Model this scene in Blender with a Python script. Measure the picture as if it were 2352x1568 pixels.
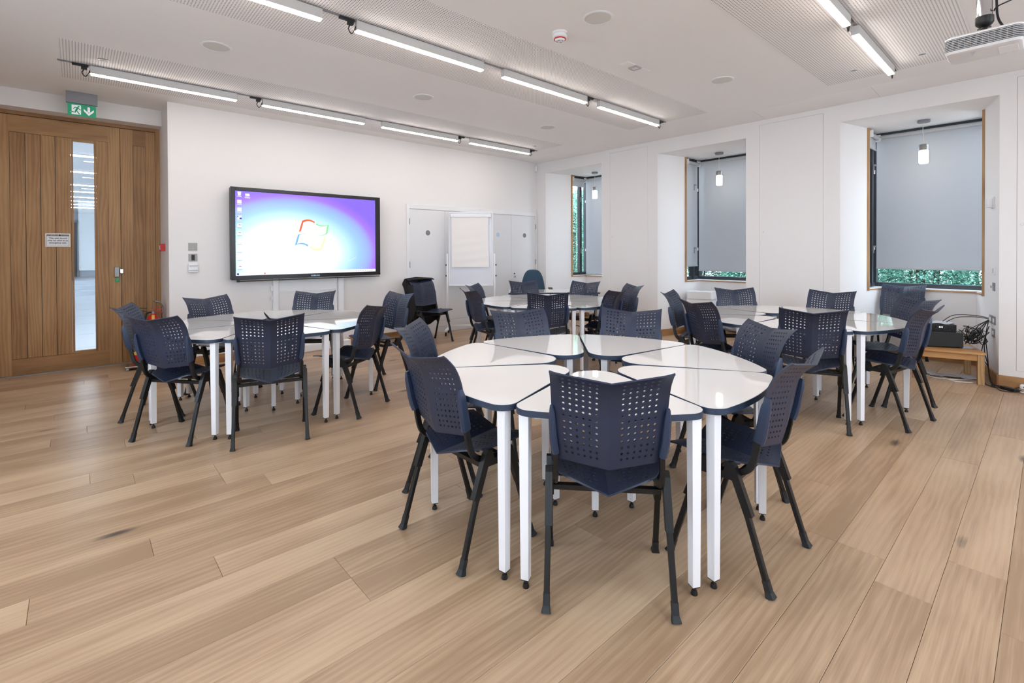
import bpy, bmesh, math, random
import numpy as np
from math import sin, cos, pi, radians as R, hypot, atan2
from mathutils import Matrix, Vector

scene = bpy.context.scene
for o in list(bpy.data.objects):
    bpy.data.objects.remove(o, do_unlink=True)
col = scene.collection
rnd = random.Random(7)

# ------------------------------------------------------------------ camera
# world: X runs along the screen wall, Y along the window wall, Z up; metres
CAM_H = 1.37
F_PX, PY = 1114.65, 587.3
yaw, pitch, roll = R(48.0826), R(0.4877), R(-0.2474)
Rx = Matrix(((1, 0, 0), (0, cos(pitch), -sin(pitch)), (0, sin(pitch), cos(pitch))))
Rz = Matrix(((cos(roll), -sin(roll), 0), (sin(roll), cos(roll), 0), (0, 0, 1)))
Mc = Rz @ Rx
Lw = Matrix(((sin(yaw), 0, cos(yaw)), (-cos(yaw), 0, sin(yaw)), (0, -1, 0)))
right, down, fwd = (Lw @ Vector(Mc[i]) for i in range(3))
cam_d = bpy.data.cameras.new('camera')
cam_d.sensor_width = 36
cam_d.lens = F_PX / 2352 * 36
cam_d.shift_y = -(784 - PY) / 2352
cam_d.clip_start = 0.05
cam = bpy.data.objects.new('camera', cam_d)
col.objects.link(cam)
m4 = Matrix(((right.x, -down.x, -fwd.x, 0), (right.y, -down.y, -fwd.y, 0), (right.z, -down.z, -fwd.z, CAM_H), (0, 0, 0, 1)))
cam.matrix_world = m4
scene.camera = cam

# ------------------------------------------------------------------ world, exposure
SKY_COL, SKY_STR = (0.80, 0.89, 1.0), 8.2
LAMP_STR = 30.0
LAMP_COL = (1.0, 0.93, 0.87)
w = bpy.data.worlds.new('overcast_sky')
scene.world = w
w.use_nodes = True
bg = w.node_tree.nodes['Background']
bg.inputs[0].default_value = (*SKY_COL, 1)
bg.inputs[1].default_value = SKY_STR
vs = scene.view_settings
vs.view_transform = 'Standard'
vs.look = 'None'
vs.gamma = 1
vs.exposure = 0.21
vs.use_curve_mapping = False
scene.cycles.caustics_reflective = False

# ------------------------------------------------------------------ dimensions of the room
XW, YN, ZC = 6.94, 6.99, 3.16            # window wall, screen wall, ceiling
XL, YS = -1.6, -2.4                      # far ends behind the camera
YD, YL = 7.74, 7.5                       # door plane, lintel plane
XJ = 0.815                               # door recess jamb
ALC = [(5.346, 6.724), (2.852, 4.232), (0.360, 1.733)]   # alcove mouths (y0,y1)
XB, ZSOF, ZSILL, SPL = 7.90, 2.93, 0.872, 0.235
XT = 7.54                                # where the wood window trim stands

# ------------------------------------------------------------------ materials
def lin(c):
    return tuple(((v / 255) / 12.92 if v / 255 <= 0.04045 else ((v / 255 + 0.055) / 1.055) ** 2.4) for v in c)

MATS = {}
def mat(name, rgb, rough=0.5, metal=0.0, spec=0.5, emit=None, coat=0.0, bump=0.0, bscale=300.0, lincol=False, alpha_trans=0.0):
    m = bpy.data.materials.new(name)
    m.use_nodes = True
    nt = m.node_tree
    b = nt.nodes['Principled BSDF']
    c = rgb if lincol else lin(rgb)
    b.inputs['Base Color'].default_value = (*c, 1)
    b.inputs['Roughness'].default_value = rough
    b.inputs['Metallic'].default_value = metal
    b.inputs['Specular IOR Level'].default_value = spec
    b.inputs['Coat Weight'].default_value = coat
    if emit:
        b.inputs['Emission Color'].default_value = (*emit[0], 1)
        b.inputs['Emission Strength'].default_value = emit[1]
    if alpha_trans:
        b.inputs['Transmission Weight'].default_value = alpha_trans
    # a touch of procedural variation so no surface is dead flat
    tc = nt.nodes.new('ShaderNodeTexCoord')
    nz = nt.nodes.new('ShaderNodeTexNoise')
    nz.inputs['Scale'].default_value = bscale
    nz.inputs['Detail'].default_value = 2
    nt.links.new(tc.outputs['Object'], nz.inputs['Vector'])
    if bump:
        bp = nt.nodes.new('ShaderNodeBump')
        bp.inputs['Strength'].default_value = bump
        bp.inputs['Distance'].default_value = 0.002
        nt.links.new(nz.outputs['Fac'], bp.inputs['Height'])
        nt.links.new(bp.outputs['Normal'], b.inputs['Normal'])
    else:
        mr = nt.nodes.new('ShaderNodeMapRange')
        mr.inputs['To Min'].default_value = max(0.0, rough - 0.02)
        mr.inputs['To Max'].default_value = min(1.0, rough + 0.02)
        nt.links.new(nz.outputs['Fac'], mr.inputs['Value'])
        nt.links.new(mr.outputs['Result'], b.inputs['Roughness'])
    MATS[name] = m
    return m

class NT:
    def __init__(s, nt):
        s.nt = nt
    def n(s, t, **kw):
        nd = s.nt.nodes.new(t)
        for k, v in kw.items():
            setattr(nd, k, v)
        return nd
    def l(s, a, b):
        s.nt.links.new(a, b)
    def math(s, op, a, b=None, c=None):
        nd = s.n('ShaderNodeMath', operation=op)
        for i, v in enumerate((a, b, c)):
            if v is None:
                continue
            if isinstance(v, (int, float)):
                nd.inputs[i].default_value = v
            else:
                s.l(v, nd.inputs[i])
        return nd.outputs[0]

def oak(name, axis, light, mid, dark, rough=0.4, knots=0.0, bump=0.06, wave=1.0, vary=0.16, spec=0.4, knot_col=(72, 62, 55)):
    """procedural oak: grain runs along local axis 0/1/2 of the object"""
    m = bpy.data.materials.new(name)
    m.use_nodes = True
    nt = m.node_tree
    g = NT(nt)
    b = nt.nodes['Principled BSDF']
    tc = g.n('ShaderNodeTexCoord')
    oi = g.n('ShaderNodeObjectInfo')
    off = g.n('ShaderNodeVectorMath', operation='SCALE')
    off.inputs[0].default_value = (41.3, 17.7, 29.1)
    g.l(oi.outputs['Random'], off.inputs['Scale'])
    add = g.n('ShaderNodeVectorMath', operation='ADD')
    g.l(tc.outputs['Object'], add.inputs[0])
    g.l(off.outputs[0], add.inputs[1])
    sep = g.n('ShaderNodeSeparateXYZ')
    g.l(add.outputs[0], sep.inputs[0])
    others = [i for i in range(3) if i != axis]
    def coords(along, across):
        cb = g.n('ShaderNodeCombineXYZ')
        g.l(g.math('MULTIPLY', sep.outputs[axis], along), cb.inputs[0])
        g.l(g.math('MULTIPLY', sep.outputs[others[0]], across), cb.inputs[1])
        g.l(g.math('MULTIPLY', sep.outputs[others[1]], across), cb.inputs[2])
        return cb.outputs[0]
    broad = g.n('ShaderNodeTexNoise')
    broad.inputs['Scale'].default_value = 1.0
    broad.inputs['Detail'].default_value = 3
    g.l(coords(1.3, 6.5), broad.inputs['Vector'])
    wv = g.n('ShaderNodeTexWave', wave_type='BANDS', bands_direction='Y', wave_profile='SIN')
    wv.inputs['Scale'].default_value = 1.0
    wv.inputs['Distortion'].default_value = 13.0
    wv.inputs['Detail'].default_value = 2.5
    wv.inputs['Detail Scale'].default_value = 0.55
    g.l(coords(1.5, 10.0), wv.inputs['Vector'])
    fine = g.n('ShaderNodeTexNoise')
    fine.inputs['Scale'].default_value = 1.0
    fine.inputs['Detail'].default_value = 3
    g.l(coords(5.0, 210.0), fine.inputs['Vector'])
    v1 = g.math('MULTIPLY', broad.outputs['Fac'], 0.62)
    v2 = g.math('MULTIPLY', wv.outputs['Fac'], 0.20 * wave)
    v3 = g.math('MULTIPLY', fine.outputs['Fac'], 0.26)
    v = g.math('ADD', g.math('ADD', v1, v2), v3)
    v = g.math('ADD', v, g.math('MULTIPLY', g.math('SUBTRACT', oi.outputs['Random'], 0.5), vary))
    ramp = g.n('ShaderNodeValToRGB')
    e = ramp.color_ramp.elements
    e[0].position = 0.34
    e[0].color = (*lin(dark), 1)
    e[1].position = 0.78
    e[1].color = (*lin(light), 1)
    mm = ramp.color_ramp.elements.new(0.56)
    mm.color = (*lin(mid), 1)
    g.l(v, ramp.inputs['Fac'])
    out = ramp.outputs['Color']
    if knots:
        vo = g.n('ShaderNodeTexVoronoi')
        vo.inputs['Scale'].default_value = 1.0
        wob = g.n('ShaderNodeMixRGB')
        wob.inputs[0].default_value = 0.09
        g.l(coords(1.35, 4.2), wob.inputs[1])
        g.l(fine.outputs['Color'], wob.inputs[2])
        g.l(wob.outputs[0], vo.inputs['Vector'])
        mr = g.n('ShaderNodeMapRange')
        mr.inputs['From Min'].default_value = 0.13
        mr.inputs['From Max'].default_value = 0.055
        g.l(vo.outputs['Distance'], mr.inputs['Value'])
        sc = g.n('ShaderNodeSeparateColor')
        g.l(vo.outputs['Color'], sc.inputs[0])
        gate = g.math('GREATER_THAN', sc.outputs[0], 0.45)
        k = g.math('MULTIPLY', g.math('MULTIPLY', mr.outputs['Result'], gate), knots)
        mx = g.n('ShaderNodeMixRGB')
        mx.inputs[2].default_value = (*lin(knot_col), 1)
        g.l(k, mx.inputs[0])
        g.l(out, mx.inputs[1])
        out = mx.outputs[0]
    g.l(out, b.inputs['Base Color'])
    b.inputs['Specular IOR Level'].default_value = spec
    rr = g.n('ShaderNodeMapRange')
    rr.inputs['To Min'].default_value = rough - 0.05
    rr.inputs['To Max'].default_value = rough + 0.08
    g.l(fine.outputs['Fac'], rr.inputs['Value'])
    g.l(rr.outputs['Result'], b.inputs['Roughness'])
    bp = g.n('ShaderNodeBump')
    bp.inputs['Strength'].default_value = bump
    bp.inputs['Distance'].default_value = 0.002
    g.l(fine.outputs['Fac'], bp.inputs['Height'])
    g.l(bp.outputs['Normal'], b.inputs['Normal'])
    MATS[name] = m
    return m

mat('wall', (236, 232, 231), 0.75, bump=0.03, bscale=180)
mat('ceiling', (246, 243, 242), 0.9, spec=0.0, bump=0.02, bscale=120)
mat('white_paint', (236, 236, 238), 0.45)
mat('lamp_housing', (206, 204, 203), 0.5)
mat('white_gloss', (238, 238, 240), 0.22)
mat('panel_white', (232, 231, 233), 0.5)
mat('groove', (92, 90, 92), 0.9)
oak('floor_oak', 0, (208, 180, 149), (191, 161, 131), (162, 132, 104), rough=0.33, knots=0.9, bump=0.025, wave=0.4, vary=0.24)
oak('door_oak', 2, (186, 146, 100), (168, 127, 84), (142, 102, 64), rough=0.45, wave=0.8, vary=0.22)
oak('door_oak_rail', 0, (184, 144, 98), (168, 127, 84), (144, 104, 66), rough=0.45, wave=0.8, vary=0.2)
oak('base_oak', 0, (186, 142, 96), (168, 124, 82), (140, 98, 60), rough=0.45)
oak('base_oak_y', 1, (186, 142, 96), (168, 124, 82), (140, 98, 60), rough=0.45)
oak('trim_oak', 2, (196, 158, 112), (178, 140, 98), (150, 110, 72), rough=0.45)
oak('table_oak', 0, (206, 156, 100), (188, 138, 86), (160, 110, 66), rough=0.4)
mat('subfloor', (60, 48, 38), 0.9)
mat('chair_plastic', (34, 43, 66), 0.42, bump=0.10, bscale=900)
mat('chair_sleeve', (39, 53, 78), 0.38)
mat('chair_metal', (15, 15, 17), 0.40, spec=0.45)
mat('chair_foot', (24, 26, 30), 0.55)
mat('laminate', (242, 238, 235), 0.035, spec=0.6, coat=0.4)
mat('navy_edge', (44, 58, 80), 0.45)
mat('table_leg', (240, 239, 243), 0.32)
mat('black_plastic', (20, 20, 22), 0.45)
mat('black_gloss', (24, 22, 26), 0.22)
mat('black_cloth', (20, 18, 20), 0.9, bump=0.3, bscale=400)
mat('anthracite', (38, 43, 50), 0.4)
mat('chrome', (205, 205, 210), 0.12, metal=1.0)
mat('brushed', (150, 149, 148), 0.42, metal=0.75)
mat('grey_metal', (140, 140, 146), 0.45, metal=0.3)
mat('grey_plastic', (176, 176, 178), 0.5)
mat('steel_plate', (166, 164, 161), 0.5)
mat('speaker_grey', (220, 217, 212), 0.8)
mat('red_paint', (212, 22, 24), 0.2, coat=0.3)
mat('red_plastic', (206, 40, 46), 0.45)
mat('yellow_label', (236, 186, 84), 0.6)
mat('teal_fabric', (54, 78, 98), 0.9, bump=0.3, bscale=700)
mat('paper', (243, 238, 235), 0.85, bump=0.25, bscale=14)
mat('white_board', (226, 226, 234), 0.18)
mat('green_sign', (14, 120, 84), 0.4, emit=((0.01, 0.19, 0.10), 0.55))
mat('sign_white', (235, 235, 238), 0.5, emit=((0.8, 0.8, 0.83), 0.25))
mat('sign_dark', (28, 26, 36), 0.6)
mat('sign_text', (60, 60, 68), 0.6)
mat('disc_grey', (126, 126, 132), 0.5)
mat('disc_blue', (192, 212, 230), 0.5)
mat('tarmac', (168, 168, 166), 0.9, bump=0.5, bscale=60)
mat('hall_wall', (214, 220, 228), 0.7)
mat('hall_floor', (205, 212, 220), 0.25)
mat('cable_black', (18, 18, 20), 0.5)
mat('cable_white', (225, 222, 216), 0.5)
mat('bark', (84, 66, 52), 0.9, bump=0.5, bscale=40)
mat('amp_black', (24, 24, 25), 0.55)
mat('sleeve_plastic', (196, 198, 206), 0.25)
for nm, c in (('leaf_a', (120, 182, 156)), ('leaf_b', (156, 208, 190)), ('leaf_c', (74, 128, 116))):
    mat(nm, c, 0.55)

def emissive(name, colr, strength):
    m = bpy.data.materials.new(name)
    m.use_nodes = True
    nt = m.node_tree
    nt.nodes.clear()
    e = nt.nodes.new('ShaderNodeEmission')
    e.inputs[0].default_value = (*colr, 1)
    e.inputs[1].default_value = strength
    o = nt.nodes.new('ShaderNodeOutputMaterial')
    nt.links.new(e.outputs[0], o.inputs[0])
    MATS[name] = m
    return m
emissive('lamp_light', LAMP_COL, LAMP_STR)
emissive('pendant_light', (1.0, 0.92, 0.82), 14.0)
emissive('hall_light', (0.84, 0.92, 1.0), 34.0)

def glass(name, tint=(1, 1, 1), rough=0.0, refl=0.06):
    m = bpy.data.materials.new(name)
    m.use_nodes = True
    nt = m.node_tree
    nt.nodes.clear()
    g = NT(nt)
    t = g.n('ShaderNodeBsdfTransparent')
    t.inputs[0].default_value = (*tint, 1)
    gl = g.n('ShaderNodeBsdfGlossy')
    gl.inputs['Roughness'].default_value = rough
    lw_ = g.n('ShaderNodeLayerWeight')
    lw_.inputs['Blend'].default_value = 0.5
    fr = g.n('ShaderNodeMath', operation='MULTIPLY_ADD')
    g.l(g.math('POWER', lw_.outputs['Facing'], 5.0), fr.inputs[0])
    fr.inputs[1].default_value = 0.7
    fr.inputs[2].default_value = 0.035
    mx = g.n('ShaderNodeMixShader')
    g.l(fr.outputs[0], mx.inputs[0])
    g.l(t.outputs[0], mx.inputs[1])
    g.l(gl.outputs[0], mx.inputs[2])
    o = g.n('ShaderNodeOutputMaterial')
    g.l(mx.outputs[0], o.inputs[0])
    MATS[name] = m
    return m
glass('pane_glass', (0.93, 0.96, 0.97))
glass('lamp_glass', (0.97, 0.97, 0.97))

def blind_mat():
    m = bpy.data.materials.new('blind_fabric')
    m.use_nodes = True
    nt = m.node_tree
    nt.nodes.clear()
    g = NT(nt)
    tc = g.n('ShaderNodeTexCoord')
    nz = g.n('ShaderNodeTexNoise')
    nz.inputs['Scale'].default_value = 500
    g.l(tc.outputs['Object'], nz.inputs['Vector'])
    rp = g.n('ShaderNodeValToRGB')
    rp.color_ramp.elements[0].color = (*lin((208, 210, 216)), 1)
    rp.color_ramp.elements[1].color = (*lin((218, 220, 226)), 1)
    g.l(nz.outputs['Fac'], rp.inputs[0])
    d = g.n('ShaderNodeBsdfDiffuse')
    g.l(rp.outputs[0], d.inputs[0])
    t = g.n('ShaderNodeBsdfTranslucent')
    t.inputs[0].default_value = (0.30, 0.30, 0.30, 1)
    a = g.n('ShaderNodeMixShader')
    a.inputs[0].default_value = 0.35
    g.l(d.outputs[0], a.inputs[1])
    g.l(t.outputs[0], a.inputs[2])
    tr = g.n('ShaderNodeBsdfTransparent')
    b = g.n('ShaderNodeMixShader')
    b.inputs[0].default_value = 0.03
    g.l(a.outputs[0], b.inputs[1])
    g.l(tr.outputs[0], b.inputs[2])
    o = g.n('ShaderNodeOutputMaterial')
    g.l(b.outputs[0], o.inputs[0])
    MATS['blind_fabric'] = m
blind_mat()

def perforated_mat():
    m = bpy.data.materials.new('perforated_board')
    m.use_nodes = True
    nt = m.node_tree
    g = NT(nt)
    b = nt.nodes['Principled BSDF']
    b.inputs['Roughness'].default_value = 0.9
    b.inputs['Specular IOR Level'].default_value = 0.0
    tc = g.n('ShaderNodeTexCoord')
    sep = g.n('ShaderNodeSeparateXYZ')
    g.l(tc.outputs['Object'], sep.inputs[0])
    def cell(o):
        f = g.math('FRACT', g.math('DIVIDE', o, 0.02))
        return g.math('MULTIPLY', g.math('SUBTRACT', f, 0.5), 0.02)
    dx, dy = cell(sep.outputs[0]), cell(sep.outputs[1])
    d = g.math('SQRT', g.math('ADD', g.math('MULTIPLY', dx, dx), g.math('MULTIPLY', dy, dy)))
    mr = g.n('ShaderNodeMapRange')
    mr.inputs['From Min'].default_value = 0.0038
    mr.inputs['From Max'].default_value = 0.0048
    g.l(d, mr.inputs['Value'])
    mx = g.n('ShaderNodeMixRGB')
    mx.inputs[1].default_value = (*lin((120, 116, 118)), 1)
    mx.inputs[2].default_value = (*lin((246, 243, 242)), 1)
    g.l(mr.outputs['Result'], mx.inputs[0])
    g.l(mx.outputs[0], b.inputs['Base Color'])
    MATS['perforated_board'] = m
perforated_mat()

# ------------------------------------------------------------------ mesh helpers
class MB:
    def __init__(s):
        s.v, s.f, s.sm = [], [], []
    def add(s, verts, faces, smooth=False):
        k = len(s.v)
        s.v += [tuple(p) for p in verts]
        s.f += [tuple(i + k for i in f) for f in faces]
        s.sm += [smooth] * len(faces)
        return s
    def box(s, x0, x1, y0, y1, z0, z1, bev=0.0):
        if bev > 0:
            bm = bmesh.new()
            vs_ = [bm.verts.new(p) for p in ((x0, y0, z0), (x1, y0, z0), (x1, y1, z0), (x0, y1, z0), (x0, y0, z1), (x1, y0, z1), (x1, y1, z1), (x0, y1, z1))]
            for f in ((3, 2, 1, 0), (4, 5, 6, 7), (0, 1, 5, 4), (1, 2, 6, 5), (2, 3, 7, 6), (3, 0, 4, 7)):
                bm.faces.new([vs_[i] for i in f])
            bmesh.ops.bevel(bm, geom=bm.edges[:], offset=bev, segments=2, profile=0.5, affect='EDGES')
            bm.verts.index_update()
            s.add([v.co for v in bm.verts], [[v.index for v in f.verts] for f in bm.faces])
            bm.free()
            return s
        return s.add([(x0, y0, z0), (x1, y0, z0), (x1, y1, z0), (x0, y1, z0), (x0, y0, z1), (x1, y0, z1), (x1, y1, z1), (x0, y1, z1)],
                     [(3, 2, 1, 0), (4, 5, 6, 7), (0, 1, 5, 4), (1, 2, 6, 5), (2, 3, 7, 6), (3, 0, 4, 7)])
    def prism(s, pts, z0, z1, smooth_side=False):
        """polygon in xy (counter-clockwise) extruded in z"""
        n = len(pts)
        k = len(s.v)
        s.v += [(p[0], p[1], z0) for p in pts] + [(p[0], p[1], z1) for p in pts]
        s.f.append(tuple(k + i for i in reversed(range(n))))
        s.f.append(tuple(k + n + i for i in range(n)))
        s.sm += [False, False]
        for i in range(n):
            j = (i + 1) % n
            s.f.append((k + i, k + j, k + n + j, k + n + i))
            s.sm.append(smooth_side)
        return s
    def lathe(s, prof, n=24, c=(0, 0, 0), axis='z', cap=True):
        k = len(s.v)
        for (r, h) in prof:
            for i in range(n):
                a = 2 * pi * i / n
                p = (r * cos(a), r * sin(a), h)
                if axis == 'x':
                    p = (p[2], p[0], p[1])
                elif axis == 'y':
                    p = (p[1], p[2], p[0])
                s.v.append((p[0] + c[0], p[1] + c[1], p[2] + c[2]))
        for j in range(len(prof) - 1):
            for i in range(n):
                i2 = (i + 1) % n
                s.f.append((k + j * n + i, k + j * n + i2, k + (j + 1) * n + i2, k + (j + 1) * n + i))
                s.sm.append(True)
        if cap:
            s.f.append(tuple(k + i for i in reversed(range(n))))
            s.f.append(tuple(k + (len(prof) - 1) * n + i for i in range(n)))
            s.sm += [False, False]
        return s
    def sweep(s, path, sect, up=(0, 0, 1), cap=True, smooth=True, scales=None):
        """sect: list of (a,b) offsets along side / normal"""
        k = len(s.v)
        n = len(sect)
        P = [Vector(p) for p in path]
        side0 = None
        for i, p in enumerate(P):
            t = (P[min(i + 1, len(P) - 1)] - P[max(i - 1, 0)]).normalized()
            u = Vector(up)
            if abs(t.dot(u)) > 0.98:
                u = Vector((0, 1, 0)) if abs(t.y) < 0.9 else Vector((1, 0, 0))
            sd = t.cross(u).normalized()
            if side0 is not None and sd.dot(side0) < 0:
                sd = -sd
            side0 = sd
            nm = sd.cross(t).normalized()
            q = scales[i] if scales else 1.0
            for a, b in sect:
                s.v.append(tuple(p + sd * a * q + nm * b * q))
        for i in range(len(P) - 1):
            for j in range(n):
                j2 = (j + 1) % n
                s.f.append((k + i * n + j, k + i * n + j2, k + (i + 1) * n + j2, k + (i + 1) * n + j))
                s.sm.append(smooth)
        if cap:
            s.f.append(tuple(k + j for j in reversed(range(n))))
            s.f.append(tuple(k + (len(P) - 1) * n + j for j in range(n)))
            s.sm += [False, False]
        return s
    def tube(s, path, r, n=8, scales=None, up=(0, 0, 1)):
        return s.sweep(path, [(r * cos(2 * pi * i / n), r * sin(2 * pi * i / n)) for i in range(n)], scales=scales, up=up)
    def mesh(s, name):
        me = bpy.data.meshes.new(name)
        me.from_pydata(s.v, [], s.f)
        me.polygons.foreach_set('use_smooth', s.sm)
        me.update()
        return me

def link(name, data, material=None, parent=None, loc=None, rot=None, kind=None):
    o = bpy.data.objects.new(name, data)
    col.objects.link(o)
    if material is not None and data is not None:
        data.materials.append(MATS[material])
    if parent:
        o.parent = parent
    if loc:
        o.location = loc
    if rot:
        o.rotation_euler = rot
    if kind:
        o['kind'] = kind
    return o

def fixn(me):
    bm = bmesh.new()
    bm.from_mesh(me)
    bmesh.ops.recalc_face_normals(bm, faces=bm.faces[:])
    bm.to_mesh(me)
    bm.free()

def part(name, mb, material, parent=None, loc=None, rot=None, kind=None, sharp=35):
    me = mb.mesh(name) if isinstance(mb, MB) else mb
    fixn(me)
    if any(mb.sm if isinstance(mb, MB) else [1]):
        me.set_sharp_from_angle(angle=R(sharp))
    return link(name, me, material, parent, loc, rot, kind)

def tag(o, label, cat, group=None):
    o['label'] = label
    o['category'] = cat
    if group:
        o['group'] = group
    return o

def thing(name, label, cat, loc=(0, 0, 0), rz=0.0, group=None):
    o = link(name, None, loc=loc, rot=(0, 0, rz))
    o.empty_display_size = 0.1
    return tag(o, label, cat, group)

def struct(name, mb, material, parent=None, loc=None, rot=None):
    o = part(name, mb, material, parent, loc, rot)
    if parent is None:
        o['kind'] = 'structure'
    return o

def copy_tree(o, parent=None):
    c = o.copy()
    col.objects.link(c)
    c.parent = parent
    for ch in list(o.children):
        copy_tree(ch, c)
    return c

def bez(pts, n=12):
    """Catmull-Rom through points"""
    P = [Vector(p) for p in pts]
    out = []
    for i in range(len(P) - 1):
        p0, p1, p2, p3 = P[max(i - 1, 0)], P[i], P[i + 1], P[min(i + 2, len(P) - 1)]
        for j in range(n):
            t = j / n
            out.append(0.5 * ((2 * p1) + (-p0 + p2) * t + (2 * p0 - 5 * p1 + 4 * p2 - p3) * t * t + (-p0 + 3 * p1 - 3 * p2 + p3) * t ** 3))
    out.append(P[-1])
    return [tuple(p) for p in out]

def text_mesh(body, size, name, align='CENTER', bold=0.0):
    cu = bpy.data.curves.new(name, 'FONT')
    cu.body = body
    cu.size = size
    cu.align_x = align
    cu.align_y = 'CENTER'
    cu.offset = bold
    cu.resolution_u = 3
    t = bpy.data.objects.new(name + '_tmp', cu)
    col.objects.link(t)
    dg = bpy.context.evaluated_depsgraph_get()
    me = bpy.data.meshes.new_from_object(t.evaluated_get(dg))
    bpy.data.objects.remove(t, do_unlink=True)
    bpy.data.curves.remove(cu)
    return me

FACE_S = (R(90), 0, 0)           # text lying in xz, read from the -y side

# ================================================================== SETTING
# ---- floor: one object per board
floor = struct('floor', MB().box(XL - 0.1, XB + 0.15, YS - 0.1, 8.0, -0.12, -0.016), 'subfloor')
BW, PH = 0.185, 0.120
bcache = {}
def board_mesh(L):
    key = round(L, 3)
    if key not in bcache:
        h, g_, c = BW / 2 - 0.0006, 0.0006, 0.0012
        x0, x1 = -L / 2 + g_, L / 2 - g_
        vs_ = []
        for (z, i) in ((-0.016, 0.0), (-c, 0.0), (0.0, c)):
            vs_ += [(x0 + i, -h + i, z), (x1 - i, -h + i, z), (x1 - i, h - i, z), (x0 + i, h - i, z)]
        fs = [(8, 9, 10, 11)]
        for k in (0, 4):
            for j in range(4):
                fs.append((k + j, k + (j + 1) % 4, k + 4 + (j + 1) % 4, k + 4 + j))
        me = MB().add(vs_, fs).mesh('plank')
        me.materials.append(MATS['floor_oak'])
        bcache[key] = me
    return bcache[key]
k0 = math.floor((-1.0 - PH) / BW)
k1 = math.ceil((7.76 - PH) / BW)
for k in range(k0, k1):
    yc = PH + (k + 0.5) * BW
    xa, xb = -0.95, XW + 0.02
    if yc > YN - 0.1:
        xb = XJ + 0.02
    for (a, b) in ALC:
        if a - 0.1 < yc < b + 0.1:
            xb = XB + 0.02
    x = xa - rnd.choice((0.2, 0.6, 1.0, 1.4))
    while x < xb - 0.02:
        L = rnd.choice((1.8, 2.0, 2.2, 2.4))
        s0, s1 = max(x, xa), min(x + L, xb)
        if s1 - s0 > 0.05:
            o = bpy.data.objects.new('plank', board_mesh(s1 - s0))
            col.objects.link(o)
            o.parent = floor
            o.location = ((s0 + s1) / 2, yc, 0)
        x += L
struct('floor_rear', MB().box(XL, -0.95, -1.05, YD + 0.1, -0.016, 0.0).box(XL, XW, YS, -0.99 - 0.07, -0.016, 0.0), 'floor_oak')

# ---- ceiling with perforated bands and an outer border of boards
ceil = struct('ceiling', MB().box(XL - 0.1, XW + 0.3, YS - 0.1, 7.95, ZC, ZC + 0.15), 'ceiling')
KC = 0.9521
TRACKS = [6.11, 3.588, 1.05, -1.47]
for ty in TRACKS:
    part('perforated_panel', MB().box(-0.09, 6.095, ty - 0.597, ty + 0.597, ZC - 0.0025, ZC), 'perforated_board', ceil)
y = YS
while y < YN - 0.01:
    y2 = min(y + 1.245, YN)
    part('border_panel', MB().add([(6.47, y + 0.0015, ZC - 0.0005), (XW, y + 0.0015, ZC - 0.022), (XW, y2 - 0.0015, ZC - 0.022), (6.47, y2 - 0.0015, ZC - 0.0005),
                                   (6.47, y + 0.0015, ZC + 0.01), (XW, y + 0.0015, ZC + 0.01), (XW, y2 - 0.0015, ZC + 0.01), (6.47, y2 - 0.0015, ZC + 0.01)],
                                  [(0, 1, 2, 3), (4, 5, 6, 7), (0, 1, 5, 4), (1, 2, 6, 5), (2, 3, 7, 6), (3, 0, 4, 7)]), 'ceiling', ceil)
    y = y2

# ---- walls
wn = MB().box(XJ, XW + 0.4, YN, YN + 0.95, -0.1, ZC)                       # screen wall block
wn.box(XL, XJ, YL, YD + 0.16, 2.965, ZC)                                    # lintel over the door
wn.box(XL - 0.1, -0.765, YL, YD + 0.16, -0.1, 2.965)                        # wall left of the door
struct('wall_north', wn, 'wall')
# the two walls behind the camera carry the room's other windows
RW_Z0, RW_Z1 = 0.85, 2.85
SOUTH_W = [(0.0, 1.8), (3.6, 5.4)]
WEST_W = [(-0.9, 0.9), (2.6, 4.4)]
ws, ww = MB(), MB()
def wall_with_openings(add, lo, hi, ops):
    add(lo, hi, -0.1, RW_Z0)
    add(lo, hi, RW_Z1, ZC)
    e = [lo] + [v for o_ in ops for v in o_] + [hi]
    for a_, b_ in zip(e[0::2], e[1::2]):
        add(a_, b_, RW_Z0, RW_Z1)
wall_with_openings(lambda a_, b_, z0, z1: ws.box(a_, b_, YS - 0.2, YS, z0, z1), XL - 0.2, XW + 0.5, SOUTH_W)
wall_with_openings(lambda a_, b_, z0, z1: ww.box(XL - 0.2, XL, a_, b_, z0, z1), YS, YL + 0.1, WEST_W)
struct('wall_south', ws, 'wall')
struct('wall_west', ww, 'wall')
nwin = 3
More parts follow.
